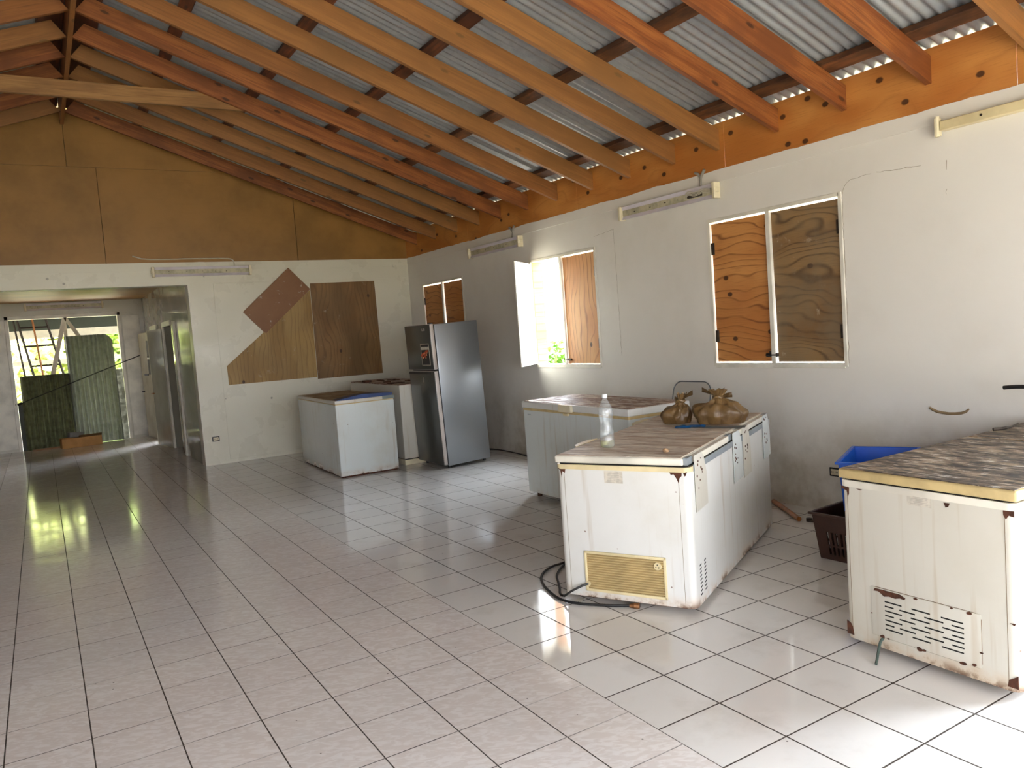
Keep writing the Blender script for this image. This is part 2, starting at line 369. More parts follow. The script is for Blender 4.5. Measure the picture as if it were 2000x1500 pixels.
# ------------------------------------------------------------------ mesh helpers
class MB:
    def __init__(s): s.bm = bmesh.new()
    def box(s, x0, x1, y0, y1, z0, z1, bev=0.0, seg=2, M=None):
        t = bmesh.new(); bmesh.ops.create_cube(t, size=1.0)
        bmesh.ops.scale(t, vec=(x1-x0, y1-y0, z1-z0), verts=t.verts)
        bmesh.ops.translate(t, vec=((x0+x1)/2, (y0+y1)/2, (z0+z1)/2), verts=t.verts)
        if bev: bmesh.ops.bevel(t, geom=t.edges[:], offset=bev, segments=seg, affect='EDGES', profile=0.5)
        s.add(t, M); return s
    def vbox(s, x0, x1, y0, y1, z0, z1, bev, seg=3, M=None):
        """box whose upright edges alone are rounded"""
        t = bmesh.new(); bmesh.ops.create_cube(t, size=1.0)
        bmesh.ops.scale(t, vec=(x1-x0, y1-y0, z1-z0), verts=t.verts)
        bmesh.ops.translate(t, vec=((x0+x1)/2, (y0+y1)/2, (z0+z1)/2), verts=t.verts)
        ed = [e for e in t.edges if abs(e.verts[0].co.z-e.verts[1].co.z) > 1e-4]
        bmesh.ops.bevel(t, geom=ed, offset=bev, segments=seg, affect='EDGES', profile=0.5)
        s.add(t, M); return s
    def add(s, t, M=None):
        if M is not None: bmesh.ops.transform(t, matrix=M, verts=t.verts)
        me = bpy.data.meshes.new('tmp'); t.to_mesh(me); t.free(); s.bm.from_mesh(me); bpy.data.meshes.remove(me)
    def tube(s, pts, r, n=8, smooth=0, cap=True):
        P = [Vector(p) for p in pts]
        for _ in range(smooth):
            Q = [P[0]]
            for a, b in zip(P, P[1:]): Q += [a*0.75+b*0.25, a*0.25+b*0.75]
            Q.append(P[-1]); P = Q
        t = bmesh.new(); rings = []; up = Vector((0, 0, 1)); prev = None
        for i, p in enumerate(P):
            d = (P[min(i+1, len(P)-1)] - P[max(i-1, 0)]).normalized()
            if prev is None:
                a = up if abs(d.z) < 0.9 else Vector((1, 0, 0)); nrm = d.cross(a).normalized()
            else:
                nrm = (prev - d*prev.dot(d)).normalized()
            prev = nrm; b = d.cross(nrm)
            rr = r[min(len(r)-1, round(i*(len(r)-1)/max(1, len(P)-1)))] if isinstance(r, (list, tuple)) else r
            rings.append([t.verts.new(p + (nrm*math.cos(2*math.pi*k/n) + b*math.sin(2*math.pi*k/n))*rr) for k in range(n)])
        for A, B in zip(rings, rings[1:]):
            for k in range(n): t.faces.new((A[k], A[(k+1) % n], B[(k+1) % n], B[k]))
        if cap: t.faces.new(rings[0][::-1]); t.faces.new(rings[-1])
        s.add(t); return s
    def cyl(s, a, b, r, n=16): return s.tube([a, b], r, n)
    def prism(s, poly, axis, a, b):
        """poly: 2-D points in the plane of the other two axes, extruded from a to b along axis"""
        def P(q, h):
            if axis == 'x': return (h, q[0], q[1])
            if axis == 'y': return (q[0], h, q[1])
            return (q[0], q[1], h)
        t = bmesh.new(); A = [t.verts.new(P(q, a)) for q in poly]; B = [t.verts.new(P(q, b)) for q in poly]
        t.faces.new(A); t.faces.new(B[::-1]); n = len(poly)
        for k in range(n): t.faces.new((A[k], B[k], B[(k+1) % n], A[(k+1) % n]))
        bmesh.ops.recalc_face_normals(t, faces=t.faces); s.add(t); return s
    def lathe(s, prof, n=24, c=(0, 0, 0)):
        t = bmesh.new(); rings = []
        for r, z in prof:
            rings.append([t.verts.new((c[0]+r*math.cos(2*math.pi*k/n), c[1]+r*math.sin(2*math.pi*k/n), c[2]+z)) for k in range(n)])
        for A, B in zip(rings, rings[1:]):
            for k in range(n): t.faces.new((A[k], A[(k+1) % n], B[(k+1) % n], B[k]))
        t.faces.new(rings[0][::-1]); t.faces.new(rings[-1]); s.add(t); return s
    def grid(s, fn, nu, nv, both=0.0):
        t = bmesh.new(); V = [[t.verts.new(fn(i/nu, j/nv)) for j in range(nv+1)] for i in range(nu+1)]
        for i in range(nu):
            for j in range(nv): t.faces.new((V[i][j], V[i+1][j], V[i+1][j+1], V[i][j+1]))
        if both: bmesh.ops.solidify(t, geom=t.faces[:], thickness=both)
        s.add(t); return s
    def build(s, name, mat, parent=None, smooth=False, loc=None):
        me = bpy.data.meshes.new(name); s.bm.to_mesh(me); s.bm.free()
        if mat: me.materials.append(mat)
        if smooth:
            for p in me.polygons: p.use_smooth = True
            try: me.set_sharp_from_angle(angle=math.radians(40))
            except Exception: pass
        o = bpy.data.objects.new(name, me); C.objects.link(o)
        if parent is not None: o.parent = parent
        if loc: o.location = loc
        return o
def tag(o, label=None, cat=None, group=None, kind=None):
    if label: o['label'] = label
    if cat: o['category'] = cat
    if group: o['group'] = group
    if kind: o['kind'] = kind
    return o
def thing(name, label, cat, loc=(0, 0, 0), rz=0.0, group=None, kind=None):
    o = bpy.data.objects.new(name, None); C.objects.link(o); o.location = loc; o.rotation_euler = (0, 0, rz)
    o.empty_display_size = 0.1
    return tag(o, label, cat, group, kind)
def struct(o, label=None): o['kind'] = 'structure'; (label and o.__setitem__('label', label)); return o
def part(o, label): o['label'] = label; return o

# ------------------------------------------------------------------ the shell
XR, YB, XL, YN = 4.959, 11.048, -3.914, -2.5
XM = 0.5225                                   # ridge line
SL = 0.36
zb = lambda x: 2.888 + SL*(XR - x)            # underside of the right-hand rafters
f = MB().box(XL-0.2, XR+0.2, YN-0.2, 16.5, -0.12, 0.0)
struct(f.build('floor', FLOOR), 'glazed tile floor, marbled pinkish tiles beside plain white tiles')

def wall_panels(mb, axis, fixed0, fixed1, u0, u1, z0, z1, holes):
    """wall slab with rectangular holes (ua, ub, za, zb)"""
    us = sorted({u0, u1, *[h[0] for h in holes], *[h[1] for h in holes]})
    zs = sorted({z0, z1, *[h[2] for h in holes], *[h[3] for h in holes]})
    for ua, ub in zip(us, us[1:]):
        for za, zb_ in zip(zs, zs[1:]):
            cu, cz = (ua+ub)/2, (za+zb_)/2
            if any(h[0] < cu < h[1] and h[2] < cz < h[3] for h in holes): continue
            if axis == 'x': mb.box(fixed0, fixed1, ua, ub, za, zb_)
            else: mb.box(ua, ub, fixed0, fixed1, za, zb_)
    bmesh.ops.remove_doubles(mb.bm, verts=mb.bm.verts[:], dist=1e-5)
WIN = {1: (3.535, 4.79, 1.12, 2.322), 2: (6.395, 7.605, 1.105, 2.297), 3: (9.315, 10.56, 1.11, 2.279)}
DOOR = (0.0, 1.0, 0.0, 2.15)
def ragged(axis, fixed, u0, u1, zc, amp, th, step=0.05, sd=1.0):
    """torn upper edge of the plaster skin where it meets the boards"""
    top = []; u = u0
    while u < u1:
        q = mnoise.noise(Vector((u*2.3, sd, 0)))*amp + mnoise.noise(Vector((u*11, sd, 3)))*amp*0.5
        top.append((u, zc + q)); u += step*(0.6+0.8*R.random())
    top.append((u1, zc))
    return [(u0, zc-0.10)] + top + [(u1, zc-0.10)]
w = MB(); wall_panels(w, 'x', XR, XR+0.15, YN, 16.5, 0, 2.735, [WIN[1], WIN[2], WIN[3], DOOR])
w.prism(ragged('x', XR, YN, YB, 2.735, 0.012, 0, sd=2.0), 'x', XR-0.007, XR-0.0005)
struct(w.build('wall_right', WHITE), 'white painted wall with three shuttered windows')
OPEN = (-3.5, 1.775, 0.0, 2.44)
w = MB(); wall_panels(w, 'y', YB, YB+0.22, XL, XR, 0, 2.735, [OPEN])
w.prism(ragged('y', YB, XL, XR, 2.728, 0.014, 0, sd=5.0), 'y', YB-0.008, YB-0.0005)
struct(w.build('wall_back', WHITE2), 'white back wall with a wide opening into the far hall')
w = MB(); LW = [(-1.5, 0.0, 1.0, 2.3)]
wall_panels(w, 'x', XL-0.15, XL, YN, 16.5, 0, 2.95, LW)
struct(w.build('wall_left', WHITE), 'white wall with open windows')
w = MB(); wall_panels(w, 'y', YN-0.15, YN, XL, XR, 0, 2.95, [(-2.0, 4.3, 0, 2.6)])
w.prism([(XL, 2.95), (XR, 2.95), (XM, 4.6)], 'y', YN-0.15, YN)
struct(w.build('wall_near', WHITE), 'white wall behind the camera with a wide doorway')
# raised painted board across the back wall
w = MB().box(2.092, 4.94, YB-0.006, YB, 0.05, 2.447, 0.002, 1)
struct(w.build('trim_1', WHITE2), 'flush painted panel on the back wall')

# gable sheets
g = MB()
zt = lambda x: 2.90 + SL*(XR-x) + 0.10 if x >= XM else 2.90 + SL*(x-XL) + 0.10
def gsheet(poly): g.prism(poly, 'y', YB-0.001, YB+0.05)
z1_, z2_ = 2.735, 3.93
def gcut(xa, xb, za, zb_):
    pts = [(xa, za), (xb, za)]
    for x in [xb, XM, xa] if xa < XM < xb else [xb, xa]: pts.append((x, min(zb_, zt(x))))
    gsheet(pts)
e = 0.003
xs1 = [XL+0.02, -1.75, 0.84, 3.28, XR+0.05]
for xa, xb in zip(xs1, xs1[1:]):
    # cut each sheet where the slope passes below its upper edge
    n = 12; pts = [(xa+e, z1_), (xb-e, z1_)]
    for k in range(n+1):
        x = xb-e + (xa-xb+2*e)*k/n; pts.append((x, min(z2_-e, zt(x))))
    gsheet(pts)
for xa, xb in ((XM-2.44, XM), (XM, XM+2.44)):
    pts = []; n = 14
    lo = [(xa+e+(xb-xa-2*e)*k/n) for k in range(n+1)]
    lo = [x for x in lo if zt(x) > z2_+0.01]
    pts = [(lo[0], z2_), (lo[-1], z2_)] + [(x, zt(x)) for x in lo[::-1]]
    gsheet(pts)
g.prism([(XL, 2.735), (XR+0.1, 2.735), (XR+0.1, 3.0), (XM, 4.66), (XL, 3.0)], 'y', YB+0.051, YB+0.08)
struct(g.build('wall_gable', GABLE), 'brown hardboard gable above the white back wall')

# plywood strip above the right wall, and its twin on the left
def ply_strip(x, side):
    m = MB(); ys = [YN, -0.1, 2.34, 4.57, 6.62, 9.05, YB-0.002]
    for a, b in zip(ys, ys[1:]): m.box(min(x, x+0.012*side), max(x, x+0.012*side), a+0.0015, b-0.0015, 2.70, 3.109)
    return m
struct(ply_strip(XR-0.004, 1).build('trim_2', FASCIA), 'orange plywood strip between the white wall and the roof')
struct(ply_strip(XL+0.004, -1).build('trim_3', FASCIA))
# knot marks that stay as shapes of their own in the plywood are in its material

# ------------------------------------------------------------------ roof
RY = [10.62, 9.99, 9.32, 8.71, 8.17, 7.55, 6.96, 6.33, 5.75, 5.14, 4.62, 4.02, 3.44, 2.838, 2.24, 1.64, 1.04, 0.44]
ORD = ['first', 'second', 'third', 'fourth', 'fifth', 'sixth', 'seventh', 'eighth', 'ninth', 'tenth', 'eleventh', 'twelfth', 'thirteenth', 'fourteenth', 'fifteenth', 'sixteenth', 'seventeenth', 'eighteenth', 'nineteenth', 'twentieth', 'twenty-first', 'twenty-second']
th = math.atan(SL)
def rafter_mesh():
    # local x runs down the slope from the ridge; local z is up, square to the slope
    x0, x1 = XM+0.022, XR-0.006
    L0 = (x1-x0)/math.cos(th); d = 0.160; a = math.tan(th)*d
    m = MB()
    poly = [(0, 0), (L0, 0), (L0+a, d), (a, d)]      # plumb cut ends
    m.prism(poly, 'y', 0, 0.040)
    return m
rmesh = rafter_mesh().build('roof_rafter', PINE); rme = rmesh.data; bpy.data.objects.remove(rmesh)
def put_rafter(y, side, label, group):
    o = bpy.data.objects.new('roof_rafter', rme); C.objects.link(o)
    x0 = XM+0.022
    if side > 0:
        o.location = (x0, y, zb(x0)); o.rotation_euler = (0, th, 0)
    else:
        o.location = (2*XM-x0, y+0.04, zb(x0)); o.rotation_euler = (0, th, math.pi)
    tag(o, label, 'rafter', group); return o
for i, y in enumerate(RY):
    if i < 17:
        put_rafter(y, 1, 'orange pine rafter on the roof slope above the windows, %s counted from the gable' % ORD[i], 'rafters above the windows')
    else:
        put_rafter(y, 1, 'orange pine rafter on the roof slope above the windows, %s counted from the gable' % ORD[i], 'rafters above the windows')
    put_rafter(y, -1, 'pine rafter on the roof slope away from the windows, %s counted from the gable' % ORD[i], 'rafters of the opposite slope')
# ridge board
m = MB().box(0, 12.9, -0.02, 0.02, 0, 0.26)
o = m.build('ridge_board', PINE); o.location = (XM, YB-0.03, 4.43); o.rotation_euler = (0, 0, -math.pi/2)
tag(o, 'dark pine ridge board along the peak of the roof', 'ridge board')
# purlins
zr = lambda x: zb(x) + 0.160/math.cos(th)     # top of the rafters
def put_purlin(x, wid, side, label):
    m = MB(); n = 26; 
    t = bmesh.new()
    m.box(0, 13.5, -wid/2, wid/2, 0.0005, 0.05, 0.004, 1)
    o = m.build('roof_purlin', PURLIN)
    xx = x if side > 0 else 2*XM-x
    # length along -y world: local x -> -y ; tilt with the slope
    ang = th if side > 0 else -th
    ey = Vector((math.cos(ang), 0, -math.sin(ang))); ez = Vector((math.sin(ang), 0, math.cos(ang))); ex = ey.cross(ez)
    M4 = Matrix((ex, ey, ez)).transposed().to_4x4()
    y_start = YB-0.005 if ex.y < 0 else YB-0.005-13.5
    M4.translation = Vector((xx, y_start, zr(x)))
    o.matrix_world = M4
    tag(o, label, 'purlin', 'battens above the windows' if side > 0 else 'battens of the opposite slope')
PX = [4.735, 3.775, 2.91, 2.10, 1.31, 0.655]
for i, x in enumerate(PX):
    put_purlin(x, 0.11 if i < 5 else 0.22, 1, 'dark batten on the roof slope above the windows, %s one up from the eave' % ORD[i])
    put_purlin(x, 0.11 if i < 5 else 0.22, -1, 'dark batten on the roof slope away from the windows, %s one up from the eave' % ORD[i])
# corrugated roofing
def roofing(side):
    m = MB(); pit = 0.0762; ya, yb_ = YN-0.6, YB+0.35
    n = int((yb_-ya)/pit*8)
    x0, x1 = XM, XR+0.42
    t = bmesh.new(); rows = []
    xs = [x0, 2.0, 3.5, x1]
    for j, x in enumerate(xs):
        row = []
        for k in range(n+1):
            y = ya + (yb_-ya)*k/n
            zz = zr(x) + 0.05/math.cos(th) + 0.012 + 0.0115*math.cos(2*math.pi*y/pit)
            sheet = math.floor(y/0.61)
            zz += 0.0016*(1 if sheet % 2 else -1)
            row.append(t.verts.new((x if side > 0 else 2*XM-x, y, zz)))
        rows.append(row)
    for A, B in zip(rows, rows[1:]):
        for k in range(n): t.faces.new((A[k], A[k+1], B[k+1], B[k]))
    bmesh.ops.recalc_face_normals(t, faces=t.faces)
    bmesh.ops.solidify(t, geom=t.faces[:], thickness=0.0008)
    m.add(t)
    return m
struct(roofing(1).build('ceiling_right', ZINC, smooth=True), 'corrugated galvanised roofing of the right slope')
struct(roofing(-1).build('ceiling_left', ZINC, smooth=True), 'corrugated galvanised roofing of the left slope')
m = MB().prism([(XM-0.25, 4.70), (XM, 4.80), (XM+0.25, 4.70), (XM+0.25, 4.704), (XM, 4.805), (XM-0.25, 4.704)], 'y', YN-0.6, YB+0.35)
struct(m.build('ceiling_ridge_cap', ZINC2), 'metal ridge cap on the outside of the roof')
# collar tie behind the fifth rafter
zc0, zc1 = 3.945, 4.095
xa = lambda z: XR - (z-2.888)/SL
m = MB().prism([(-(xa(zc0)-XM)+0.0, zc0-zc0), (xa(zc0)-XM, 0), (xa(zc1)-XM, zc1-zc0), (-(xa(zc1)-XM), zc1-zc0)], 'y', 0, 0.04)
o = m.build('collar_tie', TIE); o.location = (XM, 8.17+0.0405, zc0+0.004)
tag(o, 'pale horizontal collar tie crossing under the ridge', 'collar tie')

# ------------------------------------------------------------------ windows and shutters
def hinge(parent, x, y, z, out=0.004):
    return MB().box(x-out, x, y-0.022, y+0.022, z-0.05, z+0.05, 0.001, 1).build('hinge', DARKMET, parent)
def window(idx, hole, mull, matsL, label):
    ya, yb_, za, zb_ = hole
    w = thing('window_%d' % idx, label, 'window', (XR, (ya+yb_)/2, za), 0, None, 'structure')
    cy0 = (ya+yb_)/2
    a, b, h = ya-cy0, yb_-cy0, zb_-za
    fr = MB()
    t, d = 0.022, 0.006
    for (y0, y1, z0, z1) in ((a-t, a+0.008, -t, h+t), (b-0.008, b+t, -t, h+t), (a, b, h-0.006, h+t), (a, b, -0.034, 0.006)):
        fr.box(-d, 0.10, y0, y1, z0, z1, 0.002, 1)
    fr.build('window_frame', WHITEP, w)
    mu = mull-cy0
    MB().box(-0.012, 0.05, mu-0.02, mu+0.02, 0.006, h-0.006, 0.002, 1).build('mullion', WHITEP, w)
    return w, a, b, h, mu
def shutter(parent, name, y0, y1, z0, z1, mat, label, tilt=0.0, x=0.012, notch=False):
    th_ = 0.014
    m = MB()
    if tilt: poly = [(y0, z0), (y1, z0), (y1+tilt, z1), (y0+tilt*0.4, z1)]
    else: poly = [(y0, z0), (y1, z0), (y1, z1), (y0, z1)]
    m.prism(poly, 'x', x, x+th_)
    return part(m.build(name, mat, parent), label)
# window 1: the large closed one
w, a, b, h, mu = window(1, WIN[1], 4.168, None, 'closed window with one orange and one grey plywood shutter')
s1 = shutter(w, 'shutter', mu+0.022, b-0.014, 0.016, h-0.020, PLY_OR, 'orange plywood shutter with dark grain lines')
hinge(s1, 0.0115, b-0.020, 0.235, 0.008); hinge(s1, 0.0115, b-0.020, 0.975, 0.008)
bl = MB().box(-0.010, 0.0115, mu-0.035, mu+0.075, 0.055, 0.083, 0.002, 1); bl.cyl((-0.016, mu-0.05, 0.069), (-0.016, mu+0.07, 0.069), 0.005, 8)
bl.box(-0.022, -0.010, mu+0.02, mu+0.03, 0.06, 0.10); bl.build('bolt', BLACKP, s1)
s2 = shutter(w, 'shutter', a+0.016, mu-0.030, 0.014, h-0.020, PLY_GREY, 'weathered grey brown plywood shutter', tilt=0.010)
hinge(s2, 0.0115, a+0.012, 0.235, 0.008); hinge(s2, 0.0115, a+0.012, 0.985, 0.008)
# window 2: half open
w, a, b, h, mu = window(2, WIN[2], 7.003, None, 'window with one shutter swung into the room and daylight behind')
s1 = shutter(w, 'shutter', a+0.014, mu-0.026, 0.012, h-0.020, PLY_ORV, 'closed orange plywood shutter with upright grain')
hinge(s1, 0.0115, a+0.004, 0.225, 0.008); hinge(s1, 0.0115, a+0.004, 0.975, 0.008)
bl = MB().box(-0.004, 0.0115, mu-0.085, mu-0.03, 0.045, 0.070, 0.002, 1); bl.cyl((-0.008, mu-0.09, 0.058), (-0.008, mu+0.01, 0.058), 0.005, 8); bl.build('bolt', DARKMET, s1)
s3 = thing('shutter', 'white painted shutter swung open into the room', None, (0.0, b-0.004, 0.0)); s3.parent = w
del s3['label']
ang = math.radians(50)
MB().box(-0.007, 0.007, -0.575, 0.0, 0.0, h-0.03, 0.002, 1).build('shutter_board', WHITEP, s3)
for zz in (0.2, 0.95): MB().box(-0.012, -0.007, -0.05, 0.005, zz-0.05, zz+0.05, 0.001, 1).build('hinge', DARKMET, s3)
s3.rotation_euler = (0, 0, -ang); s3.location = (-0.012, b-0.002, 0.012)
MB().box(0.012, 0.15, b-0.016, b-0.010, 0.006, h-0.008).build('reveal_board', PLY_OR, w)
# window 3: behind the refrigerator
w, a, b, h, mu = window(3, WIN[3], 9.918, None, 'closed window with two brown plywood shutters above the refrigerator')
s1 = shutter(w, 'shutter', mu+0.024, b-0.012, 0.012, h-0.022, PLY_OR, 'brown plywood shutter nearest the corner')
hinge(s1, 0.0115, b-0.010, 0.93, 0.008); hinge(s1, 0.0115, b-0.010, 0.23, 0.008)
s2 = shutter(w, 'shutter', a+0.022, mu-0.030, 0.012, h-0.022, PLY_OR, 'brown plywood shutter with knots')
hinge(s2, 0.0115, a+0.010, 0.93, 0.008); hinge(s2, 0.0115, a+0.010, 0.23, 0.008)
# doorway frame beside the camera, and the left-hand window frames (daylight comes in here)
m = MB()
for y0, y1, z0, z1 in ((-0.06, 0.0, 0, 2.21), (1.0, 1.06, 0, 2.21), (0.0, 1.0, 2.15, 2.21)): m.box(XR-0.012, XR, y0, y1, z0, z1, 0.003, 1)
struct(m.build('door_1', WHITEP), 'open doorway in the right wall')
# cracks in the plaster of the right wall
def crack(pts, wd=0.003):
    m = MB()
    P = []
    for (a, b), (c, d) in zip(pts, pts[1:]):
        n = max(2, int(math.hypot(c-a, d-b)/0.03))
        for k in range(n): P.append((a+(c-a)*k/n + R.uniform(-.004, .004), b+(d-b)*k/n + R.uniform(-.004, .004)))
    P.append(pts[-1])
    m.tube([(XR-0.0002, y, z) for y, z in P], [R.uniform(0.0008, wd*0.8) for _ in P], 5)
    return m
CRK = plain('crack_shadow', S(150, 138, 116), 0.9)
m = crack([(3.505, 1.12), (3.508, 2.30), (3.49, 2.38), (3.44, 2.415), (3.28, 2.42)], 0.0026)
m2 = crack([(3.24, 2.42), (3.05, 2.41), (2.93, 2.40)], 0.003); me = bpy.data.meshes.new('t'); m2.bm.to_mesh(me); m.bm.from_mesh(me)
for q in ([(2.765, 2.40), (2.765, 2.34)], [(2.77, 2.22), (2.772, 2.19)], [(3.46, 2.74), (3.50, 2.65)], [(6.06, 2.45), (6.05, 1.2)], [(6.06, 2.45), (6.38, 2.42)]):
    m2 = crack(q, 0.0022); me = bpy.data.meshes.new('t'); m2.bm.to_mesh(me); m.bm.from_mesh(me)
struct(m.build('trim_4', CRK), 'hairline plaster cracks around the filled opening')
# rusty smile-shaped scrape
m = MB().tube([(XR-0.001, y, z) for y, z in ((2.925, 0.832), (2.905, 0.818), (2.878, 0.807), (2.84, 0.800), (2.80, 0.797), (2.76, 0.799), (2.72, 0.804), (2.69, 0.815), (2.672, 0.833))], [0.007, 0.009, 0.010, 0.010, 0.010, 0.010, 0.010, 0.009, 0.005], 6)
struct(m.build('trim_5', plain('brown_scrape', S(138, 116, 84), 0.8)), 'brown curved scrape on the white wall')

# ------------------------------------------------------------------ lamps (unlit, tubes missing)
def lamp(name_label, loc, rz, wires=False, cable_up=False):
    """local x along the wall, local -y out into the room"""
    t = thing('lamp_fitting', name_label, 'lamp fitting', loc, rz, 'four foot tube lamp fittings')
    L = 0.61
    MB().box(-L, L, -0.038, 0, 0.030, 0.090, 0.003, 1).build('channel', CHAN, t)
    for sgn in (1, -1):
        zc = 0.06 + sgn*0.043
        poly = [(-0.030, zc-sgn*0.016), (-0.046, zc+sgn*0.019), (-0.050, zc+sgn*0.018), (-0.036, zc-sgn*0.017)]
        MB().prism(poly, 'x', -L+0.01, L-0.01).build('reflector', LAV, t)
    for sgn in (1, -1):
        mb = MB().box(sgn*L-0.016, sgn*L+0.016, -0.072, 0.0, -0.006, 0.126, 0.004, 1)
        mb.box(sgn*(L+0.012)-0.014, sgn*(L+0.012)+0.014, -0.060, -0.02, 0.040, 0.080, 0.004, 1)
        mb.build('end_cap', IVORY, t)
    for x in (-0.42, -0.2, 0.0, 0.16, 0.30):
        MB().cyl((x, -0.0370, 0.060+R.uniform(-.008, .008)), (x, -0.0395, 0.060), R.uniform(0.004, 0.008), 8).build('screw', DARKMET, t)
    if wires:
        MB().box(0.30, 0.46, -0.065, -0.038, 0.042, 0.078, 0.004, 1).build('ballast', DARKMET, t)
        mb = MB()
        for k in range(4):
            z = 0.05+0.01*k
            mb.tube([(0.28, -0.06, z), (0.34, -0.09, z+0.02), (0.42, -0.085, z-0.01), (0.50, -0.07, z+0.015), (0.56, -0.055, z)], 0.0035, 6, 2)
        mb.build('wire', WIRE, t)
    if cable_up:
        mb = MB().tube([(0.42, -0.02, 0.12), (0.42, -0.012, 0.16), (0.425, -0.010, 0.21)], 0.010, 8)
        mb.tube([(0.425, -0.015, 0.20), (0.40, -0.02, 0.235), (0.37, -0.02, 0.25)], 0.012, 8); mb.tube([(0.425, -0.015, 0.20), (0.46, -0.02, 0.235), (0.48, -0.02, 0.255)], 0.012, 8)
        mb.build('cable_clip', plain('grey_clip', S(140, 134, 124), 0.5), t)
    return t
lamp('tube lamp fitting with exposed wires between the middle and large windows', (XR-0.001, 5.265, 2.508), -H2, True, True)
lamp('tube lamp fitting above the half open window', (XR-0.001, 8.345, 2.498), -H2, False, True)
lamp('tube lamp fitting on the back wall over the wide opening', (1.975, YB-0.009, 2.549), 0.0)
t = thing('lamp_fitting', 'bare cream lamp batten by the upper right corner of the large window', 'lamp fitting', (XR-0.001, 2.16, 2.53), -H2)
MB().box(-0.61, 0.61, -0.055, 0, 0.045, 0.105, 0.004, 1).build('channel', CREAM, t)
for s in (1, -1):
    mb = MB().vbox(s*0.625-0.012, s*0.625+0.012, -0.070, -0.02, 0.02, 0.125, 0.006)
    mb.cyl((s*0.625, -0.05, 0.012), (s*0.625, -0.05, 0.03), 0.014, 12); mb.cyl((s*0.625, -0.05, 0.118), (s*0.625, -0.05, 0.136), 0.014, 12); mb.build('tube_holder', IVORY, t)
mb = MB().cyl((-0.36, -0.0555, 0.078), (-0.36, -0.057, 0.078), 0.008, 10); mb.build('screw', DARKMET, t)
m = MB().tube([(1.146, YB-0.012, 2.822), (1.165, YB-0.014, 2.818), (1.275, YB-0.014, 2.779), (1.6, YB-0.014, 2.776), (1.804, YB-0.014, 2.780), (2.1, YB-0.014, 2.779), (2.306, YB-0.014, 2.777), (2.37, YB-0.014, 2.765), (2.392, YB-0.014, 2.734), (2.394, YB-0.02, 2.675)], 0.008, 8, 1)
tag(m.build('lamp_cable', WIRE, smooth=True), 'pale cable running along the gable foot to the back wall lamp', 'cable')

# ------------------------------------------------------------------ boards on the back wall
YF = YB-0.0065
m = MB().prism([(2.170, 1.062), (3.398, 1.056), (3.404, 2.312), (2.166, 1.321)], 'y', YF-0.010, YF)
tag(m.build('plywood_board', PLY_BRD), 'pale plywood board with a slanting top edge on the back wall', 'board')
m = MB().prism([(3.406, 1.028), (4.404, 1.024), (4.386, 2.408), (3.412, 2.402)], 'y', YF-0.014, YF)
tag(m.build('plywood_board', PLY_DRK), 'darker upright rectangular plywood board on the back wall beside the refrigerator', 'board')
m = MB().prism([(3.117, 2.632), (3.405, 2.321), (2.730, 1.735), (2.700, 1.750), (2.443, 2.042)], 'y', YF-0.024, YF-0.0145)
tag(m.build('hardboard_offcut', BROWNB), 'red brown scratched board fixed aslant over the plywood on the back wall', 'board')
def outlet(name_label, axis, c):
    t = thing('wall_socket', name_label, 'socket', c, 0 if axis == 'y' else -H2)
    MB().box(-0.048, 0.048, -0.006, 0, -0.033, 0.033, 0.003, 1).build('socket_rim', BLACKP, t)
    mb = MB().box(-0.034, 0.034, -0.010, -0.006, -0.022, 0.022, 0.003, 1); mb.build('socket_plate', IVORY, t)
    for x in (-0.018, 0.018):
        mb = MB()
        for dx in (-0.005, 0.005): mb.box(x+dx-0.0015, x+dx+0.0015, -0.0108, -0.010, -0.006, 0.008)
        mb.build('socket_slots', DARK, t)
outlet('wall socket low on the back wall beside the wide opening', 'y', (1.932, YB-0.0002, 0.352))
outlet('black rimmed wall socket behind the blackened freezer', 'x', (XR-0.0002, 3.66, 0.31))

# ------------------------------------------------------------------ freezers
def slot_mb(m, x, y0, y1, z, hh, x1):
    m.box(min(x, x1), max(x, x1), y0, y1, z-hh, z+hh)
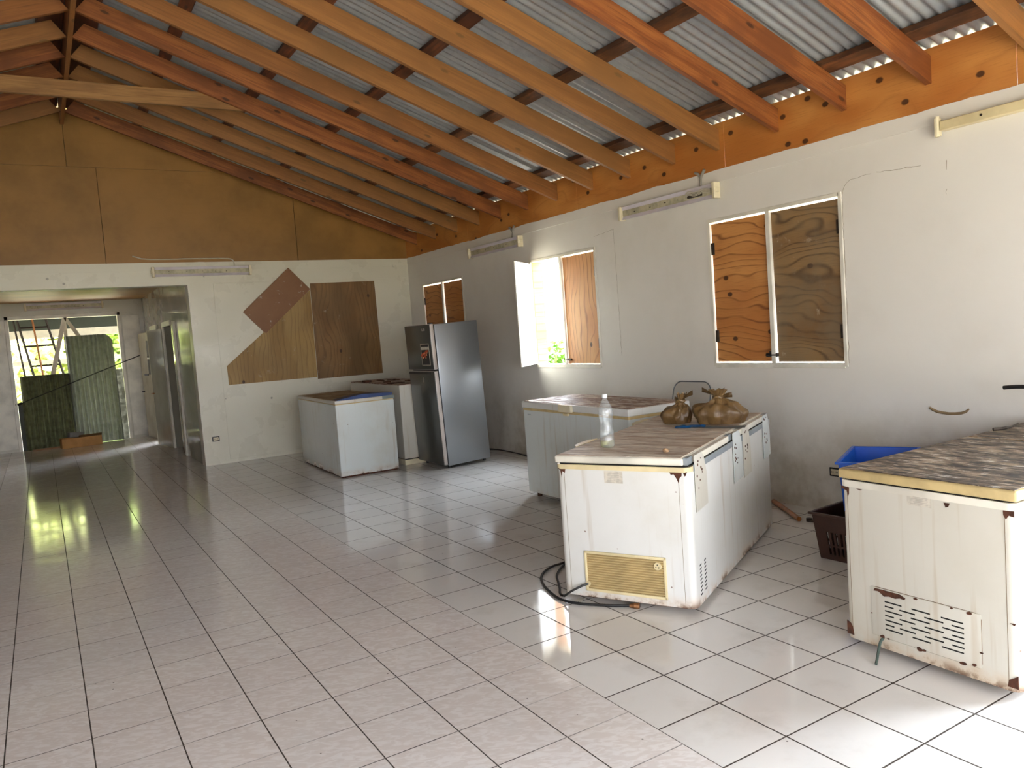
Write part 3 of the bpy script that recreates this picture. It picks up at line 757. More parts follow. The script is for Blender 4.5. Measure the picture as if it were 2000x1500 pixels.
# --- middle freezer, the big one with paper bags
def mid_freezer():
    t = thing('chest_freezer', 'long rusty white chest freezer with two brown bags and a bottle on its lids', 'freezer', (3.386, 3.664, 0), math.radians(27.93))
    L, W, H = 0.90, 0.383, 0.825
    b = MB().vbox(-L, L, -W, W, 0.030, 0.748, 0.035, 4)
    bo = b.build('body', ENAM, t, True)
    MB().box(-L+0.07, L-0.07, -W+0.06, W-0.06, 0.0, 0.05).build('base', RUST, t)
    MB().vbox(-L-0.004, L+0.004, -W-0.004, W+0.004, 0.748, 0.774, 0.037, 4).build('rim', CREAM, t, True)
    MB().vbox(-L+0.008, L-0.008, -W+0.01, W-0.01, 0.774, 0.782, 0.03, 3).build('gasket', DARK, t)
    for nm, xa_, xb_, sg in (('lid', -L-0.004, -0.036, 1), ('lid', -0.028, L+0.004, -1)):
        ld = MB().box(xa_, xb_, -W+0.03, W+0.006, 0.782, 0.822, 0.010, 3).build(nm, WHITEP, t, True)
        MB().box(xa_+0.012, xb_-0.006, -W+0.042, W-0.006, 0.8215, 0.825, 0.0012, 1).build('lid_skin', LIDM, ld)
        xc = (xa_+xb_)/2
        hd = MB().prism([(xc-0.15, W+0.004), (xc-0.13, W+0.022), (xc-0.09, W+0.040), (xc, W+0.048), (xc+0.09, W+0.040), (xc+0.13, W+0.022), (xc+0.15, W+0.004)], 'z', 0.798, 0.826)
        hd.build('handle', CREAM, ld)
        if sg == 1: MB().box(xa_+0.01, xa_+0.09, -W+0.008, -W+0.03, 0.785, 0.822).build('edge_strip', GALV, ld)
        MB().box(xa_+0.10, xb_-0.11, -W-0.002, -W+0.03, 0.785, 0.820, 0.004, 2).build('edge_strip', WHITEP, ld)
        MB().box(xa_+0.06, xb_, -W-0.0062, -W-0.0035, 0.744, 0.779).build('side_strip', GALV, t)
        MB().box(xb_-0.11, xb_-0.01, -W+0.004, -W+0.03, 0.785, 0.821).build('edge_strip', GALV, ld)
    # seams of the end panel
    SEAM = plain('seam', S(150, 140, 120), 0.8)
    for y in (-0.325, 0.335): MB().box(-L-0.0006, -L+0.001, y-0.0012, y+0.0012, 0.05, 0.745).build('panel_seam', SEAM, t)
    # sticker
    st = MB().box(-L-0.0010, -L, -0.015, 0.092, 0.678, 0.744).build('sticker', PAPERW, t)
    m = MB()
    for k in range(5): m.box(-L-0.0014, -L-0.0009, 0.005, 0.075-0.008*(k % 3), 0.690+0.010*k, 0.693+0.010*k)
    m.build('print', INK, st)
    # grille
    g = MB(); y0, y1, z0, z1 = -0.232, 0.243, 0.063, 0.292
    fr = MB()
    for a_, b_, c_, d_ in ((y0, y1, z1-0.016, z1), (y0, y1, z0, z0+0.016), (y0, y0+0.016, z0, z1), (y1-0.016, y1, z0, z1)): fr.box(-L-0.009, -L, a_, b_, c_, d_, 0.004, 2)
    gr = fr.build('vent_grille', CREAM, t, True)
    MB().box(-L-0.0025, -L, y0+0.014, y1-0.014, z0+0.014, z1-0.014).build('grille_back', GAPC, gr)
    lv = MB()
    k = z0+0.022
    while k < z1-0.02:
        lv.prism([(-L-0.0024, k), (-L-0.0075, k+0.003), (-L-0.0075, k+0.007), (-L-0.0024, k+0.0085)], 'y', y0+0.016, y1-0.016)
        k += 0.0136
    for v in lv.bm.verts: pass
    lv.build('louvres', LOUV, gr)
    sk = MB(); sk.lathe([(0.021, 0), (0.021, 0.010), (0.018, 0.012)], 20)
    so = sk.build('socket', CREAM, gr); so.rotation_euler = (0, -H2, 0); so.location = (-L-0.002, -0.186, 0.243)
    hs = MB().cyl((-L-0.013, -0.186, 0.252), (-L-0.0145, -0.186, 0.252), 0.0035, 8); hs.cyl((-L-0.013, -0.178, 0.238), (-L-0.0145, -0.178, 0.238), 0.0035, 8); hs.cyl((-L-0.013, -0.194, 0.238), (-L-0.0145, -0.194, 0.238), 0.0035, 8); hs.build('socket_holes', DARK, gr)
    mb = MB().cyl((-L-0.002, 0.226, 0.106), (-L-0.011, 0.226, 0.106), 0.014, 16); mb.build('cord_grommet', CREAM, gr)
    # side vent slots: flat dark shapes painted for the shade inside
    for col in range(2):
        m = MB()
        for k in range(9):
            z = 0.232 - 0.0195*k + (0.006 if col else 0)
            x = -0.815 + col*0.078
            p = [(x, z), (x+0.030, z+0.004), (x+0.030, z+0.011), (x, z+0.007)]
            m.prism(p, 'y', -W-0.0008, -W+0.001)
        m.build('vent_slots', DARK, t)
    # strap hinges along the back
    for i, (x0, wdt, z0, mt) in enumerate(((-0.826, 0.20, 0.525, ENAM2), (-0.076, 0.215, 0.52, ENAM3), (0.155, 0.185, 0.507, ENAM2), (0.70, 0.19, 0.525, ENAM3))):
        hm = MB(); y_ = -W-0.007
        poly = [(x0, z0), (x0+wdt, z0+0.006), (x0+wdt, 0.700), (x0+wdt*0.80, 0.800), (x0+wdt*0.62, 0.824), (x0, 0.824)]
        hm.prism(poly, 'y', y_, -W-0.0045)
        hn = hm.build('hinge', mt, t)
        for k in range(9):
            xx, zz = x0+R.uniform(0.02, wdt*0.6), 0.62+R.uniform(0.0, 0.19)
            MB().cyl((xx, y_-0.002, zz), (xx, y_+0.001, zz), R.uniform(0.004, 0.008), 8).build('rivet', RUST, hn)
    # rust blooms
    def bloom(pts, x=-L-0.0012):
        return MB().prism(pts, 'x', x, x+0.0012)
    bloom([(-0.345, 0.752), (-0.275, 0.752), (-0.285, 0.735), (-0.300, 0.738), (-0.315, 0.715), (-0.325, 0.690), (-0.330, 0.718), (-0.342, 0.730)]).build('rust_patch', RUST, t)
    bloom([(-0.372, 0.752), (-0.350, 0.748), (-0.360, 0.728), (-0.366, 0.735)]).build('rust_patch', RUST, t)
    bloom([(0.372, 0.752), (0.325, 0.752), (0.330, 0.725), (0.345, 0.735), (0.350, 0.700), (0.358, 0.740)]).build('rust_patch', RUST, t)
    # power cord
    M_ = Matrix.Translation((3.386, 3.664, 0)) @ Matrix.Rotation(math.radians(27.93), 4, 'Z')
    inv = M_.inverted()
    fl = [(2.80, 4.11), (2.76, 4.102), (2.674, 4.10), (2.577, 4.046), (2.497, 3.964), (2.434, 3.84), (2.395, 3.719), (2.366, 3.583), (2.378, 3.501), (2.414, 3.426), (2.472, 3.352), (2.519, 3.294), (2.551, 3.265), (2.587, 3.225)]
    # cord leaves the grommet, drops to the floor and loops round the corner
    P = [inv @ Vector((x, y, 0.009)) for x, y in fl][::-1]
    start = [Vector((-L-0.010, 0.226, 0.106)), Vector((-L-0.030, 0.25, 0.10)), Vector((-L-0.05, 0.31, 0.07)), Vector((-L-0.055, 0.365, 0.03))]
    loop = [inv @ Vector(q) for q in ((2.43, 3.60, 0.012), (2.405, 3.592, 0.012), (2.415, 3.64, 0.012), (2.46, 3.70, 0.012), (2.52, 3.80, 0.010), (2.60, 3.95, 0.010), (2.80, 4.11, 0.010))]
    cd = MB().tube(start + loop, 0.0065, 8, 2); cd.tube(P, 0.0075, 8, 2)
    co = cd.build('power_cord', BLACKP, t, True)
    a_, b_ = P[0], P[1]; d = (a_-b_).normalized()
    pl = MB().tube([a_, a_+d*0.02, a_+d*0.025, a_+d*0.05], [0.010, 0.014, 0.018, 0.018], 10)
    pl.tube([a_+d*0.05, a_+d*0.055], [0.020, 0.020], 10); pl.build('plug', BRASS, co)
    tg = inv @ Vector((2.455, 3.50, 0.004))
    tp = MB().box(tg.x-0.03, tg.x+0.03, tg.y-0.02, tg.y+0.02, 0.002, 0.004); tp.build('cord_tag', PAPERW, co)
    return t
mid_freezer()
# --- right freezer with blackened lid
def right_freezer():
    t = thing('chest_freezer', 'white chest freezer with blackened lid and cream lid edge in front of the blue crate', 'freezer', (3.957, 1.846, 0), 0.0)
    L, W = 0.925, 0.366
    MB().vbox(-L, L, -W, W, 0.032, 0.735, 0.03, 4).build('body', ENAM2, t, True)
    MB().box(-L+0.08, L-0.07, -W+0.06, W-0.06, 0, 0.05).build('base', RUST, t)
    MB().vbox(-L-0.006, L+0.006, -W-0.006, W+0.006, 0.735, 0.764, 0.032, 4).build('rim', WHITEP, t, True)
    MB().vbox(-L+0.004, L-0.004, -W+0.004, W-0.004, 0.764, 0.770, 0.03, 4).build('gasket', DARK, t)
    for xa_, xb_ in ((-L-0.010, 0.118), (0.122, L+0.010)):
        ld = MB().box(xa_, xb_, -W-0.012, W+0.008, 0.770, 0.8135, 0.010, 3).build('lid', CREAMD, t, True)
        MB().box(xa_+0.010, xb_-0.006, -W-0.002, W-0.002, 0.813, 0.8165, 0.0012, 1).build('lid_skin', LIDR, ld)
    SEAM = plain('seam_dark', S(128, 108, 82), 0.8)
    for y in (-0.330, 0.335): MB().box(-L-0.0006, -L+0.001, y-0.001, y+0.001, 0.05, 0.735).build('panel_seam', SEAM, t)
    st = MB().box(-L-0.001, -L, -0.048, 0.054, 0.696, 0.752).build('sticker', PAPERW, t)
    m = MB()
    for k in range(6): m.box(-L-0.0014, -L-0.0009, -0.035+0.004*(k % 2), 0.040-0.012*(k % 3), 0.704+0.007*k, 0.7058+0.007*k)
    m.build('print', INK, st)
    # pressed vent panel
    y0, y1, z0, z1 = -0.233, 0.236, 0.083, 0.303
    vp = MB().box(-L-0.004, -L, y0, y1, z0, z1, 0.0035, 2).build('vent_panel', ENAM2, t, True)
    m = MB()
    rows = 7
    for r in range(rows):
        z = 0.248 - r*0.0205
        if r % 2 == 0: spans = [(0.172, 0.094), (0.050, -0.030), (-0.075, -0.165)] if r in (0, 6) else [(0.172, 0.094), (0.055, -0.028), (-0.080, -0.167)]
        else: spans = [(0.172, 0.130), (0.105, 0.035), (-0.005, -0.085), (-0.118, -0.167)]
        for a_, b_ in spans:
            m.box(-L-0.0046, -L-0.003, b_, a_, z-0.0032, z+0.0032, 0.0007, 1)
    m.build('vent_slots', DARK, vp)  # shade inside the slots painted as thin dark bars
    ol = MB()
    pts = [(y1, z0+0.02), (y1, z1-0.02), (y1-0.02, z1), (y0+0.02, z1), (y0, z1-0.02), (y0, z0+0.02), (y0+0.02, z0), (y1-0.02, z0), (y1, z0+0.02)]
    ol.tube([(-L-0.0005, a_, b_) for a_, b_ in pts], 0.0014, 6); ol.build('panel_outline', plain('rusty_outline', S(120, 92, 64), 0.9), vp)
    def bloom(m, pts, x=-L-0.0062): MB().prism(pts, 'x', x, x+0.003).build('rust_patch', RUST, t)
    m = MB()
    bloom(m, [(0.215, 0.298), (0.10, 0.298), (0.075, 0.287), (0.08, 0.279), (0.10, 0.281), (0.12, 0.274), (0.15, 0.276), (0.172, 0.270), (0.19, 0.282), (0.20, 0.287), (0.222, 0.285)])
    for y, z, s in ((0.03, 0.297, .008), (-0.19, 0.297, .010), (-0.12, 0.299, .006), (0.187, 0.086, .010), (0.16, 0.084, .006), (0.02, 0.083, .012), (0.0, 0.084, .008), (-0.16, 0.083, .014), (-0.205, 0.092, .009), (-0.232, 0.15, .006), (0.235, 0.18, .004)):
        bloom(m, [(y+s*R.uniform(.8, 1.4)*math.cos(q), z+s*.7*R.uniform(.6, 1.2)*math.sin(q)) for q in [k*math.pi/4 for k in range(8)]])
    x2 = -L-0.0012
    bloom(m, [(0.364, 0.734), (0.325, 0.730), (0.327, 0.700), (0.332, 0.690), (0.338, 0.715), (0.362, 0.722)], x2)
    bloom(m, [(-0.325, 0.735), (-0.364, 0.735), (-0.364, 0.712), (-0.345, 0.716), (-0.335, 0.700), (-0.326, 0.715)], x2)
    bloom(m, [(0.364, 0.050), (0.330, 0.047), (0.335, 0.085), (0.345, 0.10), (0.364, 0.11)], x2)
    bloom(m, [(-0.364, 0.048), (-0.325, 0.048), (-0.330, 0.075), (-0.345, 0.085), (-0.364, 0.10)], x2)
    bloom(m, [(-0.100, 0.728), (-0.125, 0.728), (-0.118, 0.712), (-0.108, 0.708)], x2)
    bloom(m, [(0.29, 0.730), (0.26, 0.729), (0.27, 0.724)], x2); bloom(m, [(-0.34, 0.30), (-0.36, 0.302), (-0.355, 0.293)], x2)
    cd = MB().tube([(-L-0.002, 0.187, 0.077), (-L-0.02, 0.188, 0.07), (-L-0.05, 0.178, 0.045), (-L-0.08, 0.165, 0.02), (-L-0.115, 0.149, 0.007)], 0.006, 8, 2)
    cd.build('cut_cord', plain('grey_green_cord', S(66, 78, 70), 0.5), t, True)
    return t
right_freezer()
# --- freezer by the wall behind the middle one
def back_freezer():
    t = thing('chest_freezer', 'white chest freezer with rust brown lid and cream latch under the half open window', 'freezer', (4.037, 5.262, 0), H2)
    L, W = 0.7485, 0.3105
    MB().vbox(-L, L, -W, W, 0.05, 0.800, 0.02, 3).build('body', ENAM3, t, True)
    for x in (-L+0.08, L-0.08):
        for y in (-W+0.07, W-0.07): MB().cyl((x, y, 0), (x, y, 0.055), 0.022, 12).build('foot', RUST, t)
    MB().vbox(-L-0.002, L+0.002, -W-0.002, W+0.002, 0.800, 0.822, 0.02, 3).build('gasket', CREAMD, t)
    ld = MB().box(-L-0.004, L+0.004, -W-0.004, W+0.008, 0.822, 0.879, 0.007, 3).build('lid', ENAM, t, True)
    MB().box(-L+0.01, L-0.01, -W+0.01, W-0.01, 0.8785, 0.883, 0.001, 1).build('lid_skin', LIDB, ld)
    # y+ local is -x world (the front)
    la = MB().box(-0.045, 0.135, W+0.006, W+0.034, 0.818, 0.880, 0.006, 2); la.build('latch', IVORY, ld)
    MB().box(0.02, 0.09, W+0.001, W+0.018, 0.785, 0.806, 0.003, 1).build('lock', CREAM, t)
    MB().box(0.62, 0.67, W, W+0.0015, 0.76, 0.768).build('badge', GALV, t)
    return t
back_freezer()
# --- short ended freezer at the back wall with blue trim
def small_freezer():
    t = thing('chest_freezer', 'white chest freezer with blue trim on its lid in front of the plywood boards', 'freezer', (3.15, 9.271, 0), math.radians(-1.69))
    L, W = 0.3495, 0.822
    MB().vbox(-L, L, -W, W, 0.02, 0.832, 0.012, 3).build('body', ENAM3, t, True)
    MB().box(-L+0.02, L-0.02, -W+0.02, W-0.02, 0, 0.03).build('base', RUST, t)
    MB().vbox(-L+0.003, L-0.003, -W+0.003, W-0.003, 0.832, 0.842, 0.012, 3).build('gasket', CREAMD, t)
    ld = MB().box(-L-0.004, L+0.004, -W-0.004, W+0.004, 0.842, 0.880, 0.006, 2).build('lid', ENAM2, t, True)
    MB().box(-L+0.01, L-0.01, -W+0.01, W-0.01, 0.8795, 0.883, 0.001, 1).build('lid_skin', LIDS, ld)
    n = 16; pts = []
    for k in range(n+1):
        q = k/n; pts.append((-0.335+0.67*q, 0.882+0.046*min(1, q*2.2)**0.8*(1-0.35*max(0, q-0.45)/0.55)))
    poly = pts + [(0.335, 0.8805), (-0.335, 0.8805)]
    part(MB().prism(poly, 'y', -W-0.002, -W+0.19).build('lid_trim', BLUED, ld), 'dark blue arched plastic trim')
    MB().box(L-0.14, L+0.006, -W-0.006, -W-0.003, 0.843, 0.882).build('corner_cap', plain('grey_cap', S(120, 128, 124), 0.5), ld)
    return t
small_freezer()
# --- taller white cabinet beside the refrigerator
def tall_cabinet():
    t = thing('appliance_cabinet', 'tall white metal appliance with a rusted top squeezed behind the refrigerator', 'appliance', (3.945, 9.48, 0), 0.0)
    L, W = 0.31, 0.85
    MB().vbox(-L, L, -W, W, 0.075, 0.965, 0.012, 3).build('body', ENAM2, t, True)
    MB().box(-L-0.004, L+0.004, -W-0.004, W+0.004, 0.0, 0.062, 0.004, 1).build('plinth', IVORY, t)
    MB().box(-L+0.02, L-0.02, -W+0.02, W-0.02, 0.06, 0.078).build('base_gap', DARK, t)
    tp = MB().box(-L+0.004, L-0.004, -W+0.004, W-0.004, 0.964, 0.974, 0.002, 1).build('top_panel', LIDB, t)
    m = MB()
    for k in range(10):
        x, y = R.uniform(-L+.06, L-.06), R.uniform(-W+.1, W-.1)
        m.prism([(x+R.uniform(.02, .07)*math.cos(q), y+R.uniform(.05, .16)*math.sin(q)) for q in [j*math.pi/4 for j in range(8)]], 'z', 0.9735, 0.978+0.006*R.random())
    m.build('rust_flakes', RUST, tp)
    MB().box(-L+0.01, -L+0.10, 0.30, 0.42, 0.974, 1.0, 0.004, 1).build('rusted_lump', RUST, tp)
tall_cabinet()
# --- refrigerator, leaning a little to the left
def fridge():
    t = thing('refrigerator', 'tall grey two door refrigerator leaning slightly in the back corner', 'refrigerator', (3.812, 8.27, 0.0), math.radians(1.6))
    t.rotation_euler = (0, math.radians(-1.8), math.radians(1.6))
    D, W, H = 0.62, 0.3295, 1.668          # local x: 0 at the front, D at the back
    MB().box(0.058, D, -W, W, 0.03, H-0.008, 0.008, 2).build('cabinet', STEELS, t, True)
    for nm, z0, z1 in (('door', 0.045, 1.132), ('door', 1.148, H)):
        d = MB().box(0.004, 0.050, -W, W, z0, z1, 0.010, 3).build(nm, STEELL, t, True)
        part(MB().box(-0.001, 0.005, -W+0.006, W-0.006, z0+0.006, z1-0.006, 0.003, 2).build('door_skin', STEELG, d, True), 'dark graphite door face')
        if z0 < 1:
            MB().box(-0.004, 0.0005, -0.24, 0.32, 1.094, 1.122, 0.002, 1).build('handle_recess', BLACKP, d)
            m = MB().prism([(-0.03, 1.00), (-0.024, 1.005), (-0.044, 1.06), (-0.050, 1.055)], 'x', -0.0018, -0.0008); m.build('scratch', STEELL, d)
        else:
            lg = MB()
            for y0, k in ((-0.125, 0), (-0.166, 1)):
                lg.box(-0.0022, -0.001, y0-0.034, y0-0.028, 1.595, 1.622); lg.box(-0.0022, -0.001, y0-0.006, y0, 1.595, 1.622)
                lg.box(-0.0022, -0.001, y0-0.034, y0, 1.595, 1.601)
                if k: lg.box(-0.0022, -0.001, y0-0.034, y0, 1.607, 1.611); lg.box(-0.0022, -0.001, y0-0.034, y0, 1.617, 1.622)
            lg.build('emblem', STEELL, d)
            s_ = MB().box(-0.0022, -0.001, -0.262, -0.050, 1.198, 1.450).build('sticker', PAPERW, d)
            s2_ = MB().box(-0.0028, -0.0021, -0.250, -0.062, 1.412, 1.440).build('print', NAVY, d)
            s3_ = MB().box(-0.0028, -0.0021, -0.250, -0.062, 1.206, 1.378).build('print', NAVY, d)
            fl = MB()
            for k in range(14):
                y, z = -0.07-0.012*k+R.uniform(-.008, .008), 1.30+0.004*k+R.uniform(-.022, .022); r = R.uniform(.012, .024)
                fl.prism([(y+r*R.uniform(.6, 1)*math.cos(q), max(1.208, z+r*R.uniform(.6, 1)*math.sin(q))) for q in [j*math.pi/4 for j in range(8)]], 'x', -0.0036-0.0002*k, -0.0027)
            fl.build('print', RED, d)
            fl = MB()
            for k in range(7):
                y, z = -0.09-0.02*k, 1.315+R.uniform(-.03, .03); r = R.uniform(.006, .013)
                fl.prism([(y+r*math.cos(q), z+r*math.sin(q)) for q in [j*math.pi/3 for j in range(6)]], 'x', -0.0070-0.0002*k, -0.0036)
            fl.build('print', PINKP, d)
    MB().box(0.050, 0.058, -W+0.012, W-0.012, 0.05, H-0.012).build('door_gasket', DARK, t)
    for y in (-W+0.05, W-0.05):
        for x in (0.09, D-0.06): MB().cyl((x, y, 0.0), (x, y, 0.032), 0.018, 12).build('foot', BLACKP, t)
    MB().box(0.012, 0.058, -W+0.02, -W+0.07, H, H+0.010, 0.002, 1).build('hinge', BLACKP, t)
fridge()
m = MB().tube([(4.44, 8.62, 0.006), (4.62, 8.80, 0.006), (4.80, 8.78, 0.006), (4.902, 8.725, 0.006), (4.94, 8.52, 0.006), (4.93, 8.351, 0.006), (4.92, 8.07, 0.006), (4.88, 7.85, 0.006)], 0.007, 8, 2)
tag(m.build('floor_cable', BLACKP, smooth=True), 'thin black cable on the floor beside the refrigerator', 'cable')

# ------------------------------------------------------------------ things on the lids
LID = 0.8252
def bottle():
    t = thing('plastic_bottle', 'clear plastic bottle with a little yellow liquid on the freezer lid', 'bottle', (2.755, 3.542, LID), 0)
    prof = [(0.030, 0.0), (0.038, 0.006), (0.041, 0.02), (0.041, 0.055), (0.0385, 0.062), (0.041, 0.070), (0.0405, 0.10), (0.037, 0.125), (0.036, 0.145), (0.039, 0.165), (0.0415, 0.185), (0.0415, 0.205), (0.037, 0.232), (0.026, 0.258), (0.0155, 0.275), (0.0135, 0.285), (0.0135, 0.292)]
    MB().lathe(prof, 28).build('bottle_body', CLEARP, t, True)
    MB().lathe([(0.028, 0.002), (0.0365, 0.007), (0.0395, 0.02), (0.0395, 0.036)], 28).build('liquid', LIQ, t, True)
    MB().lathe([(0.0155, 0.288), (0.016, 0.290), (0.016, 0.305), (0.014, 0.308)], 20).build('cap', plain('white_cap', S(226, 228, 228), 0.4), t, True)
bottle()
def bag(loc, rz, sx, sy, hb, hn, seed, label, ears, lean=(0, 0)):
    t = thing('tied_bag', label, 'bag', loc, rz)
    rr = random.Random(seed)
    ph = [rr.uniform(0, 6.28) for _ in range(8)]
    def fn(u, v):
        a = 2*math.pi*u
        # height profile: flat base, plump body, pinched neck, frilled mouth
        if v < 0.08: k = v/0.08; z = 0.0; r = 0.75*k
        elif v < 0.62:
            q = (v-0.08)/0.54; z = hb*min(1, math.sin(q*math.pi/2)**1.05 if q > 0 else 0)
            r = (0.82 + 0.18*math.sin(min(1, q*2.2)*math.pi/2)) * (1-0.60*max(0, (q-0.28)/0.72)**1.45)
        elif v < 0.80:
            q = (v-0.62)/0.18; z = hb+(hn-hb)*0.45*q; r0 = 0.40; r = r0*(1-q)**1.3+0.125*(1-(1-q)**1.3)
        else:
            q = (v-0.80)/0.20; z = hb+(hn-hb)*(0.45+0.55*q); r = 0.115+0.20*q
        am = 0.09 + 0.34*max(0, min(1, (v-0.22)/0.42))
        tri = lambda q: 1-2*abs(((q/(2*math.pi)) % 1)*2-1)
        fold = tri(7*a+ph[0]+1.2*v)*0.55 + tri(11*a+ph[1]-2*v)*0.40 + tri(5*a+ph[2])*0.30
        r *= 1 + am*fold*0.55
        nz = mnoise.noise(Vector((math.cos(a)*2.2+seed, math.sin(a)*2.2, v*4)))
        r *= 1+0.22*nz+0.07*(0.5-abs(mnoise.noise(Vector((math.cos(a)*5+seed, math.sin(a)*5, v*9)))))*(1 if v > 0.1 else 0.4)
        if v > 0.1 : z += 0.018*nz*min(1, v*2)
        sh = max(0, (v-0.2))
        return Vector((sx*r*math.cos(a)+lean[0]*sh, sy*r*math.sin(a)+lean[1]*sh, max(0.0, z)))
    b = MB().grid(fn, 96, 46); bmesh.ops.remove_doubles(b.bm, verts=b.bm.verts[:], dist=1e-4)
    b.build('bag_body', BAG, t, True)
    for (dx, dy, dz, w0) in ears:
        def ef(u, v, dx=dx, dy=dy, dz=dz, w0=w0):
            wv = w0*(0.35+0.65*math.sin(math.pi*min(1, 0.15+v*0.8)))
            c = Vector((lean[0]*0.6 + dx*v, lean[1]*0.6 + dy*v, hb+(hn-hb)*0.40 + dz*v - 0.02*v*v))
            n_ = Vector((-dy, dx, 0)); n_ = n_.normalized() if n_.length > 1e-5 else Vector((1, 0, 0))
            return c + n_*wv*(u-0.5) + Vector((0, 0, 0.018*math.sin(u*9+seed)*v + 0.3*wv*(u-0.5)))
        MB().grid(ef, 8, 10, 0.002).build('bag_tie', BAG, t, True)
    kn = MB(); kn.tube([(lean[0]*0.58+0.026*math.cos(q), lean[1]*0.58+0.024*math.sin(q), hb+(hn-hb)*0.42+0.006*math.sin(3*q)) for q in [k*2*math.pi/14 for k in range(15)]], 0.011, 8)
    kn.build('bag_knot', BAG, t, True)
bag((3.79, 3.665, LID), math.radians(-50), 0.172, 0.115, 0.135, 0.225, 3, 'larger plump brown tied bag on the freezer lid', [(-0.10, 0.01, 0.075, 0.05), (0.09, 0.02, 0.035, 0.07)])
bag((3.665, 3.93, LID), math.radians(-50), 0.104, 0.09, 0.115, 0.20, 8, 'smaller brown tied bag with knotted ears beside the larger bag', [(0.085, 0.0, 0.075, 0.045), (-0.035, 0.03, 0.035, 0.06)], (0.05, 0.0))
# blue wrapper, paper scraps, stone
def wr(u, v):
    return Vector(((u-0.5)*0.19, (v-0.5)*0.10, 0.004 + 0.012*abs(mnoise.noise(Vector((u*4, v*4, 2))))))
o = MB().grid(wr, 14, 10, 0.0015).build('crumpled_wrapper', BLUEW); o.location = (3.565, 3.70, LID); o.rotation_euler = (0, 0, math.radians(-50))
tag(o, 'crumpled blue wrapper lying in front of the brown bags', 'wrapper')
def wr2(u, v): return Vector(((u-0.5)*0.26, (v-0.5)*0.10, 0.0022 + 0.004*abs(mnoise.noise(Vector((u*6, v*3, 5))))))
o = MB().grid(wr2, 16, 8, 0.001).build('tape_strip', GALV); o.location = (3.665, 3.50, LID+0.0); o.rotation_euler = (0, 0, math.radians(-55))
tag(o, 'dull grey tape strip across the seam between the lids', 'tape')
m = MB(); tb = bmesh.new(); bmesh.ops.create_icosphere(tb, subdivisions=3, radius=0.016)
for v in tb.verts: v.co *= 1+0.35*mnoise.noise(v.co*60); v.co.z = max(-0.010, v.co.z*0.75)
m.add(tb); o = m.build('stone', plain('tan_stone', S(186, 150, 112), 0.8), smooth=True); o.location = (2.826, 3.13, LID+0.010)
tag(o, 'small tan stone near the front edge of the lid', 'stone')
# clear sheet leaning on the wall behind
def clear_sheet():
    t = thing('clear_panel', 'clear plastic panel with rounded corners and dark rim standing behind the bags', 'panel', (4.70, 5.02, 0.0), 0)
    t.rotation_euler = (0, math.radians(12), math.radians(4))
    hw, hh, rc = 0.215, 0.985, 0.09
    pts = [(-hw, 0.0), (hw, 0.0)]
    for k in range(9): q = k*H2/8; pts.append((hw-rc+rc*math.cos(q), hh-rc+rc*math.sin(q)))
    for k in range(9): q = H2+k*H2/8; pts.append((-hw+rc+rc*math.cos(q), hh-rc+rc*math.sin(q)))
    MB().prism(pts, 'x', -0.002, 0.002).build('sheet', CLEAR, t)
    MB().tube([(0, a, b) for a, b in pts + [pts[0]]], 0.0055, 6).build('rim', plain('grey_rim', S(96, 98, 98), 0.4), t, True)
clear_sheet()

